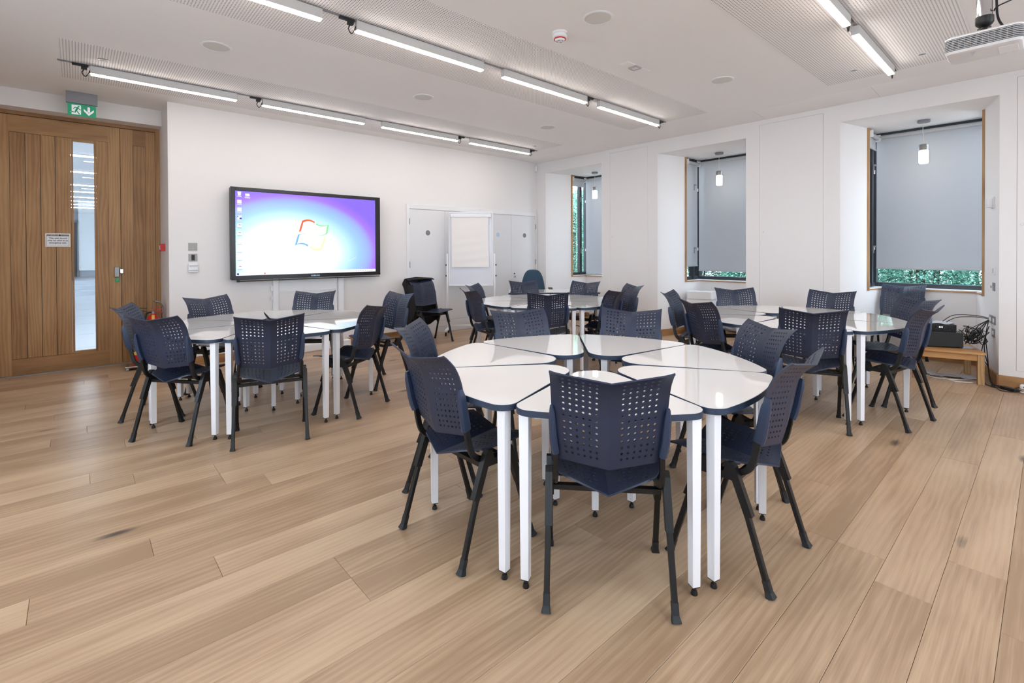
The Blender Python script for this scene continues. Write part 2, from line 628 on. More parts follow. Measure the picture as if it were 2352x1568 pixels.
for (axis_, ops) in (('s', SOUTH_W), ('w', WEST_W)):
    for (a_, b_) in ops:
        nwin += 1
        rt = link('window_%d' % nwin, None)
        rt['kind'] = 'structure'
        rt['label'] = 'tall dark framed window with two panes in the wall facing away from the screen'
        def bx(mb_, u0, u1, t0, t1, z0, z1):
            return mb_.box(u0, u1, YS - t1, YS - t0, z0, z1) if axis_ == 's' else mb_.box(XL - t1, XL - t0, u0, u1, z0, z1)
        fr_ = MB()
        m_ = (a_ + b_) / 2
        for (u0, u1, z0, z1) in ((a_, a_ + 0.05, RW_Z0, RW_Z1), (b_ - 0.05, b_, RW_Z0, RW_Z1), (a_ + 0.05, b_ - 0.05, RW_Z0, RW_Z0 + 0.05), (a_ + 0.05, b_ - 0.05, RW_Z1 - 0.05, RW_Z1), (m_ - 0.025, m_ + 0.025, RW_Z0 + 0.05, RW_Z1 - 0.05)):
            bx(fr_, u0, u1, 0.08, 0.14, z0, z1)
        part('frame', fr_, 'anthracite', rt)
        for (u0, u1) in ((a_ + 0.05, m_ - 0.025), (m_ + 0.025, b_ - 0.05)):
            part('glass_pane', bx(MB(), u0, u1, 0.10, 0.106, RW_Z0 + 0.05, RW_Z1 - 0.05), 'pane_glass', rt)

PAN = [(4.412, 5.157), (1.913, 2.666), (-0.62, 0.236)]     # flush access panels in the piers
ZP0, ZP1 = 0.165, 3.075
we = MB()
G = 0.0022
def pier(y0, y1, p):
    if p:
        a, b = p
        we.box(XW, XW + 0.03, y0, a - G, 0, ZC)
        we.box(XW, XW + 0.03, b + G, y1, 0, ZC)
        we.box(XW, XW + 0.03, a - G, b + G, 0, ZP0 - G)
        we.box(XW, XW + 0.03, a - G, b + G, ZP1 + G, ZC)
    else:
        we.box(XW, XW + 0.03, y0, y1, 0, ZC)
def quadwall(p, q, z0, z1, t):
    """vertical slab from p to q (plan), thickness t to the right-hand side of p->q"""
    d = Vector((q[0] - p[0], q[1] - p[1])).normalized()
    n = Vector((d.y, -d.x)) * t
    pts = [p, q, (q[0] + n.x, q[1] + n.y), (p[0] + n.x, p[1] + n.y)]
    ar = sum(pts[i][0] * pts[(i + 1) % 4][1] - pts[(i + 1) % 4][0] * pts[i][1] for i in range(4))
    we.prism(pts if ar > 0 else pts[::-1], z0, z1)
edges = [YN] + [v for a, b in ALC for v in (b, a)] + [YS]
pier(ALC[0][1], YN + 0.02, None)
pier(ALC[1][1], ALC[0][0], PAN[0])
pier(ALC[2][1], ALC[1][0], PAN[1])
pier(YS, ALC[2][0], PAN[2])
for (a, b) in ALC:
    kb = lambda x: b - SPL * (x - XW) / (XB - XW)
    ka = lambda x: a + SPL * (x - XW) / (XB - XW)
    we.box(XW, XW + 0.03, a, b, ZSOF, ZC)                                        # bulkhead over the mouth
    we.box(XW + 0.03, 8.14, a - 0.05, b + 0.05, ZSOF, ZSOF + 0.06)               # soffit
    quadwall((XW, b), (XT, kb(XT)), 0, ZSOF + 0.03, -0.10)                       # left reveal
    quadwall((XW, a), (XT, ka(XT)), 0, ZSOF + 0.03, 0.10)                        # right reveal
    quadwall((XT, kb(XT)), (XB, kb(XB)), 0, ZSILL, -0.16)                        # low walls under the glass
    quadwall((XT, ka(XT)), (XB, ka(XB)), 0, ZSILL, 0.16)
    we.box(XB, XB + 0.22, a - 0.02, b + 0.02, 0, ZSILL)
wall_e = struct('wall_east', we, 'wall')
back = MB()
for (a, b) in PAN:
    back.box(XW + 0.012, XW + 0.03, a - 0.05, b + 0.05, ZP0 - 0.05, ZP1 + 0.05)
part('panel_rebate', back, 'groove', wall_e)
for i, (a, b) in enumerate(PAN):
    p = part('access_panel', MB().box(XW, XW + 0.012, a, b, ZP0, ZP1), 'wall', wall_e)
    part('knob', MB().lathe([(0.012, 0), (0.012, -0.004), (0.008, -0.012), (0.010, -0.016), (0.0, -0.017)], 12, (XW, b - 0.035, 1.62), 'x', cap=False), 'white_paint', p)

# ---- baseboards (oak, one length each)
def baseboard(name, p, q, side, parent=None):
    d = Vector((q[0] - p[0], q[1] - p[1]))
    L = d.length
    mb = MB().box(0, L, 0, 0.014, 0, 0.10).box(0, L, 0, 0.010, 0.10, 0.104)
    o = struct(name, mb, 'base_oak', None, (p[0], p[1], 0), (0, 0, atan2(d.y, d.x)))
    if side < 0:
        o.scale.y = -1
    return o
CUP0 = 3.975
baseboard('baseboard_north', (XJ, YN), (CUP0, YN), -1)
baseboard('baseboard_pier_a', (XW, ALC[0][0]), (XW, ALC[1][1]), 1)
baseboard('baseboard_pier_b', (XW, ALC[1][0]), (XW, ALC[2][1]), 1)
baseboard('baseboard_pier_c', (XW, ALC[2][0]), (XW, YS), -1)
baseboard('baseboard_pier_d', (XW, YN), (XW, ALC[0][1]), -1)
for i, (a, b) in enumerate(ALC):
    s = 'abc'[i]
    baseboard('baseboard_reveal_left_' + s, (XW, b), (XB, b - SPL), -1)
    baseboard('baseboard_reveal_right_' + s, (XW, a), (XB, a + SPL), 1)
    baseboard('baseboard_alcove_' + s, (XB, b - SPL), (XB, a + SPL), -1)

# ---- windows: box bays of dark frame with glass, wood end trims, white sills with an oak nosing
def make_window(i):
    a, b = ALC[i]
    root = link('window_%d' % (i + 1), None, loc=(0, 0, 0))
    root['kind'] = 'structure'
    root['label'] = 'dark framed box window in a white alcove with oak end trims'
    yl, yr = b - 0.115, a + 0.115           # side glass planes
    xg = 8.05
    z0, z1 = ZSILL + 0.02, ZSOF
    # trims
    for (yy, sg) in ((b - SPL * (XT - XW) / (XB - XW), 1), (a + SPL * (XT - XW) / (XB - XW), -1)):
        part('wood_trim', MB().box(XT - 0.006, XT + 0.024, min(yy - sg * 0.022, yy + sg * 0.02), max(yy - sg * 0.022, yy + sg * 0.02), ZSILL - 0.02, ZSOF + 0.0), 'trim_oak', root)
    # sill board following the trapezoid, and nosing under its inner edge
    kb, ka = b - SPL * (XT - XW) / (XB - XW), a + SPL * (XT - XW) / (XB - XW)
    sill = MB().prism([(XT, ka), (XT, ka - 0.12), (8.1, ka - 0.12 + 0.1), (8.1, kb + 0.02), (XT, kb + 0.12), (XT, kb), (XB - 0.012, b - SPL), (XB - 0.012, a + SPL)], ZSILL, ZSILL + 0.012)
    part('sill', sill, 'white_gloss', root)
    nos = MB()
    nos.box(XB - 0.014, XB + 0.01, a + SPL, b - SPL, ZSILL - 0.016, ZSILL)
    for (p, q, t) in (((XT, kb), (XB, b - SPL), -0.012), ((XT, ka), (XB, a + SPL), 0.012)):
        d = Vector((q[0] - p[0], q[1] - p[1])).normalized()
        n = Vector((d.y, -d.x)) * (-t)
        pts = [p, q, (q[0] - n.x, q[1] - n.y), (p[0] - n.x, p[1] - n.y)]
        pts2 = [p, q, (q[0] + n.x, q[1] + n.y), (p[0] + n.x, p[1] + n.y)]
        for P_ in (pts, pts2):
            ar = sum(P_[k][0] * P_[(k + 1) % 4][1] - P_[(k + 1) % 4][0] * P_[k][1] for k in range(4))
            nos.prism(P_ if ar > 0 else P_[::-1], ZSILL - 0.016, ZSILL - 0.0005)
    part('nosing', nos, 'base_oak_y', root)
    # frames
    fr = MB()
    fr.box(xg - 0.025, xg + 0.05, yr, yl, z0 - 0.008, z0 + 0.045)          # bottom rail main
    fr.box(xg - 0.025, xg + 0.05, yr, yl, z1 - 0.06, z1)
    fr.box(XT + 0.02, xg, yl - 0.02, yl + 0.04, z0 - 0.008, z0 + 0.045)
    fr.box(XT + 0.02, xg, yl - 0.02, yl + 0.04, z1 - 0.06, z1)
    fr.box(XT + 0.02, xg, yr - 0.04, yr + 0.02, z0 - 0.008, z0 + 0.045)
    fr.box(XT + 0.02, xg, yr - 0.04, yr + 0.02, z1 - 0.06, z1)
    part('frame', fr, 'anthracite', root)
    part('corner_post', MB().box(xg - 0.035, xg + 0.06, yl - 0.035, yl + 0.05, z0 - 0.008, z1, 0.004), 'anthracite', root)
    part('corner_post', MB().box(xg - 0.035, xg + 0.06, yr - 0.05, yr + 0.035, z0 - 0.008, z1, 0.004), 'anthracite', root)
    part('mullion', MB().box(XT + 0.27, XT + 0.335, yl - 0.03, yl + 0.04, z0, z1, 0.003), 'anthracite', root)
    part('side_frame', MB().box(XT + 0.025, XT + 0.05, yl - 0.01, yl + 0.04, z0, z1), 'anthracite', root)
    part('side_frame', MB().box(XT + 0.025, XT + 0.05, yr - 0.04, yr + 0.01, z0, z1), 'anthracite', root)
    # panes
    part('glass_pane', MB().box(xg + 0.008, xg + 0.014, yr + 0.03, yl - 0.03, z0 + 0.04, z1 - 0.05), 'pane_glass', root)
    part('glass_pane', MB().box(XT + 0.05, XT + 0.272, yl + 0.01, yl + 0.016, z0 + 0.04, z1 - 0.05), 'pane_glass', root)
    part('glass_pane', MB().box(XT + 0.333, xg - 0.03, yl + 0.01, yl + 0.016, z0 + 0.04, z1 - 0.05), 'pane_glass', root)
    part('glass_pane', MB().box(XT + 0.05, xg - 0.03, yr - 0.016, yr - 0.01, z0 + 0.04, z1 - 0.05), 'pane_glass', root)
    for zz in (1.38, 2.45):
        h = part('casement_handle', MB().box(XT + 0.285, XT + 0.305, yl - 0.045, yl - 0.03, zz - 0.05, zz + 0.05, 0.003).box(XT + 0.285, XT + 0.345, yl - 0.055, yl - 0.043, zz + 0.03, zz + 0.05, 0.003), 'brushed', root)
    for zz in (1.4, 2.42):
        part('restrictor', MB().box(xg - 0.043, xg - 0.035, yl - 0.02, yl - 0.005, zz - 0.025, zz + 0.025), 'white_paint', root)
    return root
for i in range(3):
    make_window(i)

def blind(name, label, horizontal, p, L, ztop, zbot, group):
    """roller blind; local x along the roll"""
    t = thing(name, label, 'blind', (p[0], p[1], 0), 0 if horizontal else R(-90), group)
    part('roller', MB().lathe([(0.024, 0), (0.024, L)], 14, (0, 0, ztop - 0.03), 'x'), 'grey_plastic', t)
    part('bracket', MB().box(-0.006, 0.0, -0.03, 0.03, ztop - 0.07, ztop + 0.02), 'white_paint', t)
    part('bracket', MB().box(L, L + 0.006, -0.03, 0.03, ztop - 0.07, ztop + 0.02), 'white_paint', t)
    part('fabric', MB().box(0.004, L - 0.004, 0.022, 0.0235, zbot + 0.012, ztop - 0.03), 'blind_fabric', t)
    part('bottom_bar', MB().box(0.002, L - 0.002, 0.016, 0.030, zbot - 0.012, zbot + 0.013, 0.003), 'grey_plastic', t)
    return t
BLZ = [0.905, 1.035, 1.13]
near = ['beside the teacher desk, lowered to the sill', 'above the white bin', 'beside the low oak table']
for i, (a, b) in enumerate(ALC):
    blind('roller_blind', 'wide grey roller blind of the window ' + near[i], False, (7.975, b - 0.150), (b - a) - 0.30, 2.895, BLZ[i], 'window blinds')
sb = [(2.72, 'narrow side blind rolled up almost fully beside the teacher desk'), (1.12, 'narrow grey side blind lowered over the side pane above the white bin'), (2.70, 'narrow side blind rolled up above the alcove with the low oak table')]
for i, (a, b) in enumerate(ALC):
    blind('roller_blind', sb[i][1], True, (XT + 0.028, b - 0.175), 0.385, 2.88, sb[i][0], 'window blinds')

# ---- oak double door with glazed slot
door = link('door_1', None, loc=(0, YD, 0))
door['kind'] = 'structure'
door['label'] = 'tall oak plank double door with a narrow glazed slot'
dfr = MB().box(0.766, XJ, -0.02, 0.10, 0, 2.965).box(-0.765, -0.71, -0.02, 0.10, 0, 2.965)
part('door_frame', dfr, 'door_oak', door)
part('door_head', MB().box(-0.71, 0.766, -0.02, 0.10, 2.925, 2.965), 'door_oak_rail', door)
part('threshold', MB().box(-0.765, XJ, -0.045, -0.018, 0, 0.010), 'brushed', door)
def leaf(name, x0, x1):
    o = link(name, None, parent=door)
    return o
ml = MB().box(-0.705, -0.545, 0, 0.05, 0.006, 2.92).box(0.300, 0.412, 0, 0.05, 0.006, 2.92)
ml.box(0.38, 0.46, 0.05, 0.062, 0.006, 2.92)
main = part('main_leaf', ml, 'door_oak', door)
part('rail', MB().box(-0.545, 0.300, 0.0, 0.05, 0.006, 0.187), 'door_oak_rail', main)
part('rail', MB().box(-0.545, 0.300, 0.0, 0.05, 2.732, 2.92), 'door_oak_rail', main)
xs = [-0.545, -0.420, -0.297, -0.173, -0.040]
for a, b in zip(xs[:-1], xs[1:]):
    part('plank', MB().box(a + 0.0025, b - 0.0025, 0.006, 0.045, 0.190, 2.729), 'door_oak', main)
part('plank', MB().box(0.1905, 0.2985, 0.008, 0.045, 0.188, 2.731), 'door_oak', main)
part('rebate', MB().box(-0.545, -0.04, 0.018, 0.04, 0.188, 2.731).box(0.19, 0.30, 0.018, 0.04, 0.188, 2.731), 'groove', main)
bead = MB().box(-0.0385, -0.018, 0.004, 0.046, 0.188, 2.731).box(0.168, 0.189, 0.004, 0.046, 0.188, 2.731)
part('glazing_bead', bead, 'door_oak', main)
part('glazing_bead', MB().box(-0.018, 0.168, 0.004, 0.046, 0.188, 0.214).box(-0.018, 0.168, 0.004, 0.046, 2.70, 2.731), 'door_oak_rail', main)
part('glass_pane', MB().box(-0.018, 0.168, 0.022, 0.028, 0.214, 2.70), 'pane_glass', main)
lock = part('lock_case', MB().box(0.345, 0.398, -0.028, 0, 1.075, 1.205, 0.008), 'brushed', main)
lock2 = part('turn_knob', MB().box(0.356, 0.394, -0.024, 0, 1.018, 1.058, 0.006), 'green_sign', main)
part('latch_keep', MB().box(0.402, 0.435, -0.02, 0.0, 1.12, 1.175, 0.004), 'chrome', door)
sl = MB().box(0.418, 0.541, 0, 0.05, 0.006, 2.92).box(0.669, 0.764, 0, 0.05, 0.006, 2.92)
side = part('side_leaf', sl, 'door_oak', door)
part('rail', MB().box(0.541, 0.669, 0, 0.05, 0.006, 0.187), 'door_oak_rail', side)
part('rail', MB().box(0.541, 0.669, 0, 0.05, 2.725, 2.92), 'door_oak_rail', side)
part('plank', MB().box(0.5425, 0.6675, 0.008, 0.045, 0.188, 2.724), 'door_oak', side)
part('rebate', MB().box(0.541, 0.669, 0.018, 0.04, 0.187, 2.725), 'groove', side)

# ---- hall beyond the glazed slot
struct('floor_hall', MB().box(-3.2, 3.2, YD + 0.12, 21.0, -0.1, -0.002).box(-3.2, 3.2, 21.0, 21.5, -0.1, 0.15).box(-3.2, 3.2, 21.5, 22.0, -0.1, 0.30).box(-3.2, 3.2, 22.0, 26, -0.1, 0.45), 'hall_floor')
hf = bpy.data.objects['floor_hall']
for yy in (9.4, 11.0, 12.6, 14.2, 15.8, 17.4, 19.0):
    part('tile_joint', MB().box(-3.2, 3.2, yy, yy + 0.012, -0.003, -0.0005), 'grey_plastic', hf)
struct('wall_hall_left', MB().box(-3.3, -3.2, YD + 0.12, 26, 0, 3.3), 'hall_wall')
struct('wall_hall_right', MB().box(3.2, 3.3, YD + 0.95, 26, 0, 3.3), 'hall_wall')
struct('wall_hall_end', MB().box(-3.3, 3.3, 26, 26.1, 0, 3.3), 'hall_wall')
struct('ceiling_hall', MB().box(-3.3, 3.3, YD + 0.16, 26.1, 2.97, 3.1), 'ceiling')
d2 = struct('door_2', MB().box(-0.75, 0.02, 25.94, 26.0, 0.45, 2.6), 'anthracite')
part('door_frame', MB().box(-0.83, -0.75, 25.92, 26.0, 0.45, 2.68).box(0.02, 0.10, 25.92, 26.0, 0.45, 2.68).box(-0.75, 0.02, 25.92, 26.0, 2.6, 2.68), 'grey_metal', d2)
for yy in (10.5, 12.6, 15.0, 16.6, 18.2, 19.6, 21.0, 22.4):
    t = thing('strip_light', 'white ceiling strip light in the hall beyond the oak door', 'light', (0, yy, 2.97), 0, 'hall strip lights')
    part('housing', MB().box(-1.2, 1.2, -0.06, 0.06, -0.02, 0.0), 'white_paint', t)
    part('diffuser', MB().box(-1.18, 1.18, -0.045, 0.045, -0.03, -0.02), 'hall_light', t)
ps = thing('hall_post', 'white turned post standing in the hall seen through the door glass', 'post', (0.62, 21.2, 0.15))
part('shaft', MB().lathe([(0.07, 0), (0.07, 0.25), (0.045, 0.3), (0.05, 1.1), (0.04, 1.2)], 14), 'white_paint', ps)
part('cap', MB().lathe([(0.13, 1.2), (0.14, 1.24), (0.13, 1.28), (0.05, 1.34), (0.03, 1.46)], 14), 'white_paint', ps)

# ---- ground and shrubs outside the windows
struct('ground_outside', MB().box(XB + 0.22, 24, -16, 22, -0.3, -0.06).box(-16, XB + 0.22, -16, YS - 0.2, -0.3, -0.06).box(-16, XL - 0.2, YS - 0.2, YD, -0.3, -0.06), 'tarmac')
def shrub(x, y, h, rr, label, nleaf, seed):
    q = random.Random(seed)
    t = thing('leafy_shrub', label, 'shrub', (x, y, -0.06), q.uniform(0, 6), 'shrubs outside the windows')
    stem = MB()
    for k in range(5):
        a = k * 1.26
        stem.tube(bez([(0.05 * cos(a), 0.05 * sin(a), 0), (0.16 * cos(a), 0.16 * sin(a), h * 0.4), (0.35 * rr * cos(a), 0.35 * rr * sin(a), h * 0.8)], 5), 0.025, 6)
    part('stems', stem, 'bark', t)
    g_ = np.random.default_rng(seed)
    for mname in ('leaf_a', 'leaf_b', 'leaf_c'):
        n = nleaf // 3
        z = g_.uniform(0.02, 1.0, n) * h
        rad = rr * (0.55 + 0.45 * np.sqrt(np.maximum(0, 1 - (np.abs(z / h - 0.45) / 0.6) ** 2))) * np.sqrt(g_.uniform(0.25, 1.0, n))
        an = g_.uniform(0, 2 * pi, n)
        c = np.stack([rad * np.cos(an), rad * np.sin(an), z], 1)
        d = np.stack([np.cos(an) + g_.uniform(-0.8, 0.8, n), np.sin(an) + g_.uniform(-0.8, 0.8, n), g_.uniform(-0.8, 0.4, n)], 1)
        d /= np.linalg.norm(d, axis=1)[:, None]
        sd = np.cross(d, np.stack([g_.uniform(-1, 1, n), g_.uniform(-1, 1, n), np.ones(n)], 1))
        sd /= np.linalg.norm(sd, axis=1)[:, None]
        ln, wd = g_.uniform(0.04, 0.075, n)[:, None], g_.uniform(0.008, 0.014, n)[:, None]
        nn = np.cross(d, sd) * 0.004
        V4 = np.stack([c, c + d * ln * 0.45 + sd * wd + nn, c + d * ln, c + d * ln * 0.45 - sd * wd + nn], 1).reshape(-1, 3)
        b_ = np.arange(n)[:, None] * 4
        F3 = np.concatenate([b_ + np.array([[0, 1, 2]]), b_ + np.array([[0, 2, 3]])], 0)
        me = bpy.data.meshes.new('foliage')
        me.from_pydata(V4.tolist(), [], F3.tolist())
        me.update()
        link('foliage', me, mname, t, kind='stuff')
sh = [(9.6, 8.35, 3.0, 0.58), (10.6, 9.2, 3.2, 0.6), (11.9, 10.4, 3.2, 0.6), (10.1, 6.6, 2.3, 0.6), (10.2, 5.25, 2.2, 0.6), (10.0, 3.95, 2.1, 0.6), (10.2, 2.65, 2.2, 0.6), (10.0, 1.35, 2.1, 0.6), (10.2, 0.05, 2.2, 0.6)]
sh += [(11.4, 4.6, 2.4, 0.6), (11.4, 3.3, 2.4, 0.6), (11.4, 2.0, 2.4, 0.6), (11.4, 0.7, 2.4, 0.6)]
sh_lab = ['tall green shrub outside the side pane by the teacher desk', 'tall green shrub behind the one at the desk window', 'tallest shrub far outside the desk window corner',
          'low green shrub outside the covered desk window', 'green shrub outside between the desk window and the middle window', 'green shrub right outside the middle window',
          'green shrub outside between the middle window and the low table window', 'green shrub outside the low table window, on its bin side', 'green shrub outside the low table window, on its cable side',
          'rear hedge shrub beyond the middle window, desk side', 'rear hedge shrub straight beyond the middle window', 'rear hedge shrub beyond the low table window, bin side', 'rear hedge shrub straight beyond the low table window']
for i, (x, y, h, rr) in enumerate(sh):
    shrub(x, y, h, rr, sh_lab[i], 24000, 50 + i)

# ================================================================== CEILING FITTINGS
BARS = [(0.114, 1.353, -1), (1.616, 2.858, -1), (3.11, 4.37, 1), (4.605, 5.893, 1)]
def loop_path(sx):
    return bez([(0, 0, -0.035), (sx * 0.012, 0, -0.075), (sx * 0.030, 0, -0.095), (sx * 0.045, 0, -0.07), (sx * 0.048, 0, -0.045)], 6)
row_name = ['row along the screen wall', 'middle row of the ceiling', 'row nearest the projector', 'row behind the projector']
bar_at = ['by the oak door end', 'second from the oak door end', 'second from the window end', 'by the window end']
for ti, ty in enumerate(TRACKS):
    tr = MB().box(-0.115, 6.09, -0.009, 0.009, -0.010, 0.0)
    o = part('lighting_track', tr, 'grey_metal', None, (0, ty, ZC - 0.0025))
    tag(o, 'thin grey lighting track on the ceiling, ' + row_name[ti], 'track', 'ceiling lighting tracks')
    for bi, (x0, x1, side_) in enumerate(BARS):
        if ti == 3 and bi == 0:
            pass
        L = x1 - x0
        t = thing('linear_light', 'slim white linear ceiling light, %s, %s' % (row_name[ti], bar_at[bi]), 'light', ((x0 + x1) / 2, ty, ZC - 0.0125), 0, 'linear ceiling lights')
        part('housing', MB().box(-L / 2, L / 2, -0.027, 0.027, -0.072, 0.0, 0.003), 'lamp_housing', t)
        part('diffuser', MB().box(-L / 2 + 0.004, L / 2 - 0.004, -0.0245, 0.0245, -0.082, -0.072, 0.004), 'lamp_light', t)
        sx = side_
        part('connector', MB().box(min(sx * (L / 2 + 0.012), sx * (L / 2 + 0.13)), max(sx * (L / 2 + 0.012), sx * (L / 2 + 0.13)), -0.014, 0.014, -0.016, 0.004, 0.002)
             .box(min(sx * (L / 2 + 0.022), sx * (L / 2 + 0.065)), max(sx * (L / 2 + 0.022), sx * (L / 2 + 0.065)), -0.016, 0.016, -0.042, -0.014, 0.003), 'black_plastic', t)
        pth = bez([(sx * (L / 2 + 0.045), 0, -0.040), (sx * (L / 2 + 0.058), 0, -0.075), (sx * (L / 2 + 0.036), 0, -0.105), (sx * (L / 2 + 0.012), 0, -0.075), (sx * (L / 2 + 0.002), 0, -0.042)], 6)
        part('flex_loop', MB().tube(pth, 0.0045, 8, up=(0, 1, 0)), 'cable_black', t)

spk = [((0.967, 5.098), 'near the oak door'), ((3.143, 2.454), 'beside the smoke detector'), ((3.151, 5.111), 'between the light rows before the screen'), ((5.323, 5.108), 'before the cupboards'), ((5.312, 2.442), 'nearest the middle window')]
for (p, where) in spk:
    t = thing('ceiling_speaker', 'round flush ceiling speaker with pale grille ' + where, 'speaker', (p[0] * KC, p[1] * KC, ZC), 0, 'ceiling speakers')
    part('ring', MB().lathe([(0.118, 0.0), (0.118, -0.004), (0.104, -0.008), (0.100, -0.006), (0.100, 0.0)], 40, cap=False), 'white_paint', t)
    part('grille', MB().lathe([(0.100, 0.0), (0.100, -0.005), (0.06, -0.0065), (0.0, -0.007)], 40, cap=False), 'speaker_grey', t)
t = thing('smoke_detector', 'white smoke detector with a red ring on the ceiling', 'detector', (3.11 * KC, 2.836 * KC, ZC))
part('base', MB().lathe([(0.062, 0), (0.062, -0.012), (0.052, -0.016), (0.052, -0.026), (0.058, -0.028), (0.058, -0.042), (0.048, -0.05)], 32), 'white_gloss', t)
part('red_ring', MB().lathe([(0.049, -0.050), (0.049, -0.058), (0.042, -0.058), (0.042, -0.050)], 32, cap=False), 'red_plastic', t)
part('sensor_dome', MB().lathe([(0.041, -0.05), (0.041, -0.060), (0.034, -0.070), (0.0, -0.072)], 32, cap=False), 'white_gloss', t)
for k in range(4):
    a = k * pi / 2 + 0.4
    part('vent_slot', MB().box(-0.008, 0.008, -0.0025, 0.0025, -0.002, 0.002), 'black_plastic', t, (0.024 * cos(a), 0.024 * sin(a), -0.0705), (0, 0, a + pi / 2))
t = thing('ceiling_hatch', 'small square emergency light between two flush white plates on the ceiling', 'ceiling fitting', (4.277 * KC, 2.866 * KC, ZC))
part('plate', MB().box(-0.19, -0.055, -0.05, 0.05, -0.004, 0, 0.001), 'ceiling', t)
part('plate', MB().box(0.055, 0.19, -0.05, 0.05, -0.004, 0, 0.001), 'ceiling', t)
part('lamp_frame', MB().box(-0.045, 0.045, -0.045, -0.033, -0.012, 0).box(-0.045, 0.045, 0.033, 0.045, -0.012, 0).box(-0.045, -0.033, -0.033, 0.033, -0.012, 0).box(0.033, 0.045, -0.033, 0.033, -0.012, 0), 'grey_plastic', t)
part('lamp_lens', MB().box(-0.033, 0.033, -0.033, 0.033, -0.008, 0), 'white_gloss', t)
for (p, where) in (((0.214, 6.16), 'near the oak door'), ((6.088, 6.165), 'in the screen wall corner'), ((6.06, 0.843), 'near the projector'), ((6.06, 1.393), 'across the light row from the projector')):
    t = thing('recessed_sensor', 'small round recessed ceiling sensor ' + where, 'sensor', (p[0] * KC, p[1] * KC, ZC - 0.0025), 0, 'recessed ceiling sensors')
    part('flange', MB().lathe([(0.042, 0), (0.042, -0.003), (0.036, -0.005), (0.028, -0.003), (0.028, 0)], 24, cap=False), 'brushed' if p[0] < 1 else 'white_gloss', t)
    part('lens', MB().lathe([(0.027, 0), (0.027, -0.002), (0.018, -0.004), (0, -0.005)], 24, cap=False), 'grey_metal', t)
t = tag(part('ceiling_vent', MB().box(-0.09, 0.09, -0.06, 0.06, -0.006, 0, 0.002), 'ceiling', None, (2.24 * KC, 2.83 * KC, ZC)), 'flush white ceiling plate between the middle light row and the speaker', 'ceiling fitting')

# pendants in the alcoves
pl = ['in the alcove by the teacher desk', 'in the alcove with the white bin', 'in the alcove with the low oak table']
for i, (x, y) in enumerate(((7.62, 6.035), (7.62, 3.545), (7.60, 1.04))):
    t = thing('pendant_lamp', 'small glass pendant lamp hanging ' + pl[i], 'lamp', (x, y, ZSOF), 0, 'alcove pendant lamps')
    part('canopy', MB().lathe([(0.060, 0), (0.062, -0.004), (0.062, -0.026), (0.058, -0.030), (0, -0.030)], 28, cap=False), 'grey_metal', t)
    part('cord', MB().tube(bez([(0.012, 0, -0.03), (0.012, 0.01, -0.11), (-0.012, 0.0, -0.19), (0.0, 0, -0.29)], 6), 0.0028, 6, up=(0, 1, 0)), 'cable_white', t)
    part('holder', MB().lathe([(0.012, -0.285), (0.040, -0.292), (0.042, -0.300), (0.042, -0.362), (0, -0.362)], 24, cap=False), 'brushed', t)
    part('glass_shade', MB().lathe([(0.0535, -0.300), (0.0535, -0.515), (0.050, -0.522), (0.048, -0.522), (0.051, -0.515), (0.051, -0.300)], 28, cap=False), 'lamp_glass', t)
    part('diffuser', MB().lathe([(0.047, -0.372), (0.047, -0.505), (0.040, -0.515), (0, -0.516)], 24, cap=False), 'pendant_light', t)

# projector on its pole
pj = thing('projector', 'white ceiling projector with grey slatted vents on a pole mount', 'projector', (3.98, 0.272, 2.522))
body = MB()
def rr_rect(hx, hy, r, n=5):
    pts = []
    for (cx_, cy_, a0) in ((hx - r, hy - r, 0), (-hx + r, hy - r, 90), (-hx + r, -hy + r, 180), (hx - r, -hy + r, 270)):
        for k in range(n + 1):
            a = R(a0 + 90 * k / n)
            pts.append((cx_ + r * cos(a), cy_ + r * sin(a)))
    return pts
hx, hy = 0.125, 0.165
def loft(mb, rings, smooth=True):
    n = len(rings[0])
    k = len(mb.v)
    for rg in rings:
        mb.v += [tuple(p) for p in rg]
    for j in range(len(rings) - 1):
        for i in range(n):
            i2 = (i + 1) % n
            mb.f.append((k + j * n + i, k + j * n + i2, k + (j + 1) * n + i2, k + (j + 1) * n + i))
            mb.sm.append(smooth)
    mb.f.append(tuple(k + i for i in reversed(range(n))))
    mb.f.append(tuple(k + (len(rings) - 1) * n + i for i in range(n)))
    mb.sm += [False, False]
loft(body, [[(x, y, 0.0) for x, y in rr_rect(hx - 0.02, hy - 0.02, 0.03)], [(x, y, 0.004) for x, y in rr_rect(hx - 0.008, hy - 0.008, 0.034)], [(x, y, 0.018) for x, y in rr_rect(hx, hy, 0.036)]])
part('lower_shell', body, 'white_paint', pj)
core = MB()
core.prism(rr_rect(hx - 0.006, hy - 0.006, 0.034), 0.018, 0.088, True)
part('vent_core', core, 'black_plastic', pj)
top = MB()
loft(top, [[(x, y, 0.088) for x, y in rr_rect(hx, hy, 0.036)], [(x, y, 0.096) for x, y in rr_rect(hx, hy, 0.036)], [(x, y, 0.104) for x, y in rr_rect(hx - 0.012, hy - 0.012, 0.03)]])
part('upper_shell', top, 'white_paint', pj)
for k in range(7):
    z = 0.0215 + k * 0.0098
    ring_o, ring_i = rr_rect(hx, hy, 0.036), rr_rect(hx - 0.005, hy - 0.005, 0.034)
    mb = MB()
    n = len(ring_o)
    vs_ = [(x, y, z) for x, y in ring_o] + [(x, y, z + 0.005) for x, y in ring_o] + [(x, y, z + 0.005) for x, y in ring_i] + [(x, y, z) for x, y in ring_i]
    fs = []
    for i in range(n):
        j = (i + 1) % n
        for a in range(4):
            b2 = (a + 1) % 4
            fs.append((a * n + i, a * n + j, b2 * n + j, b2 * n + i))
    mb.add(vs_, fs)
    part('vent_slat', mb, 'grey_plastic', pj)
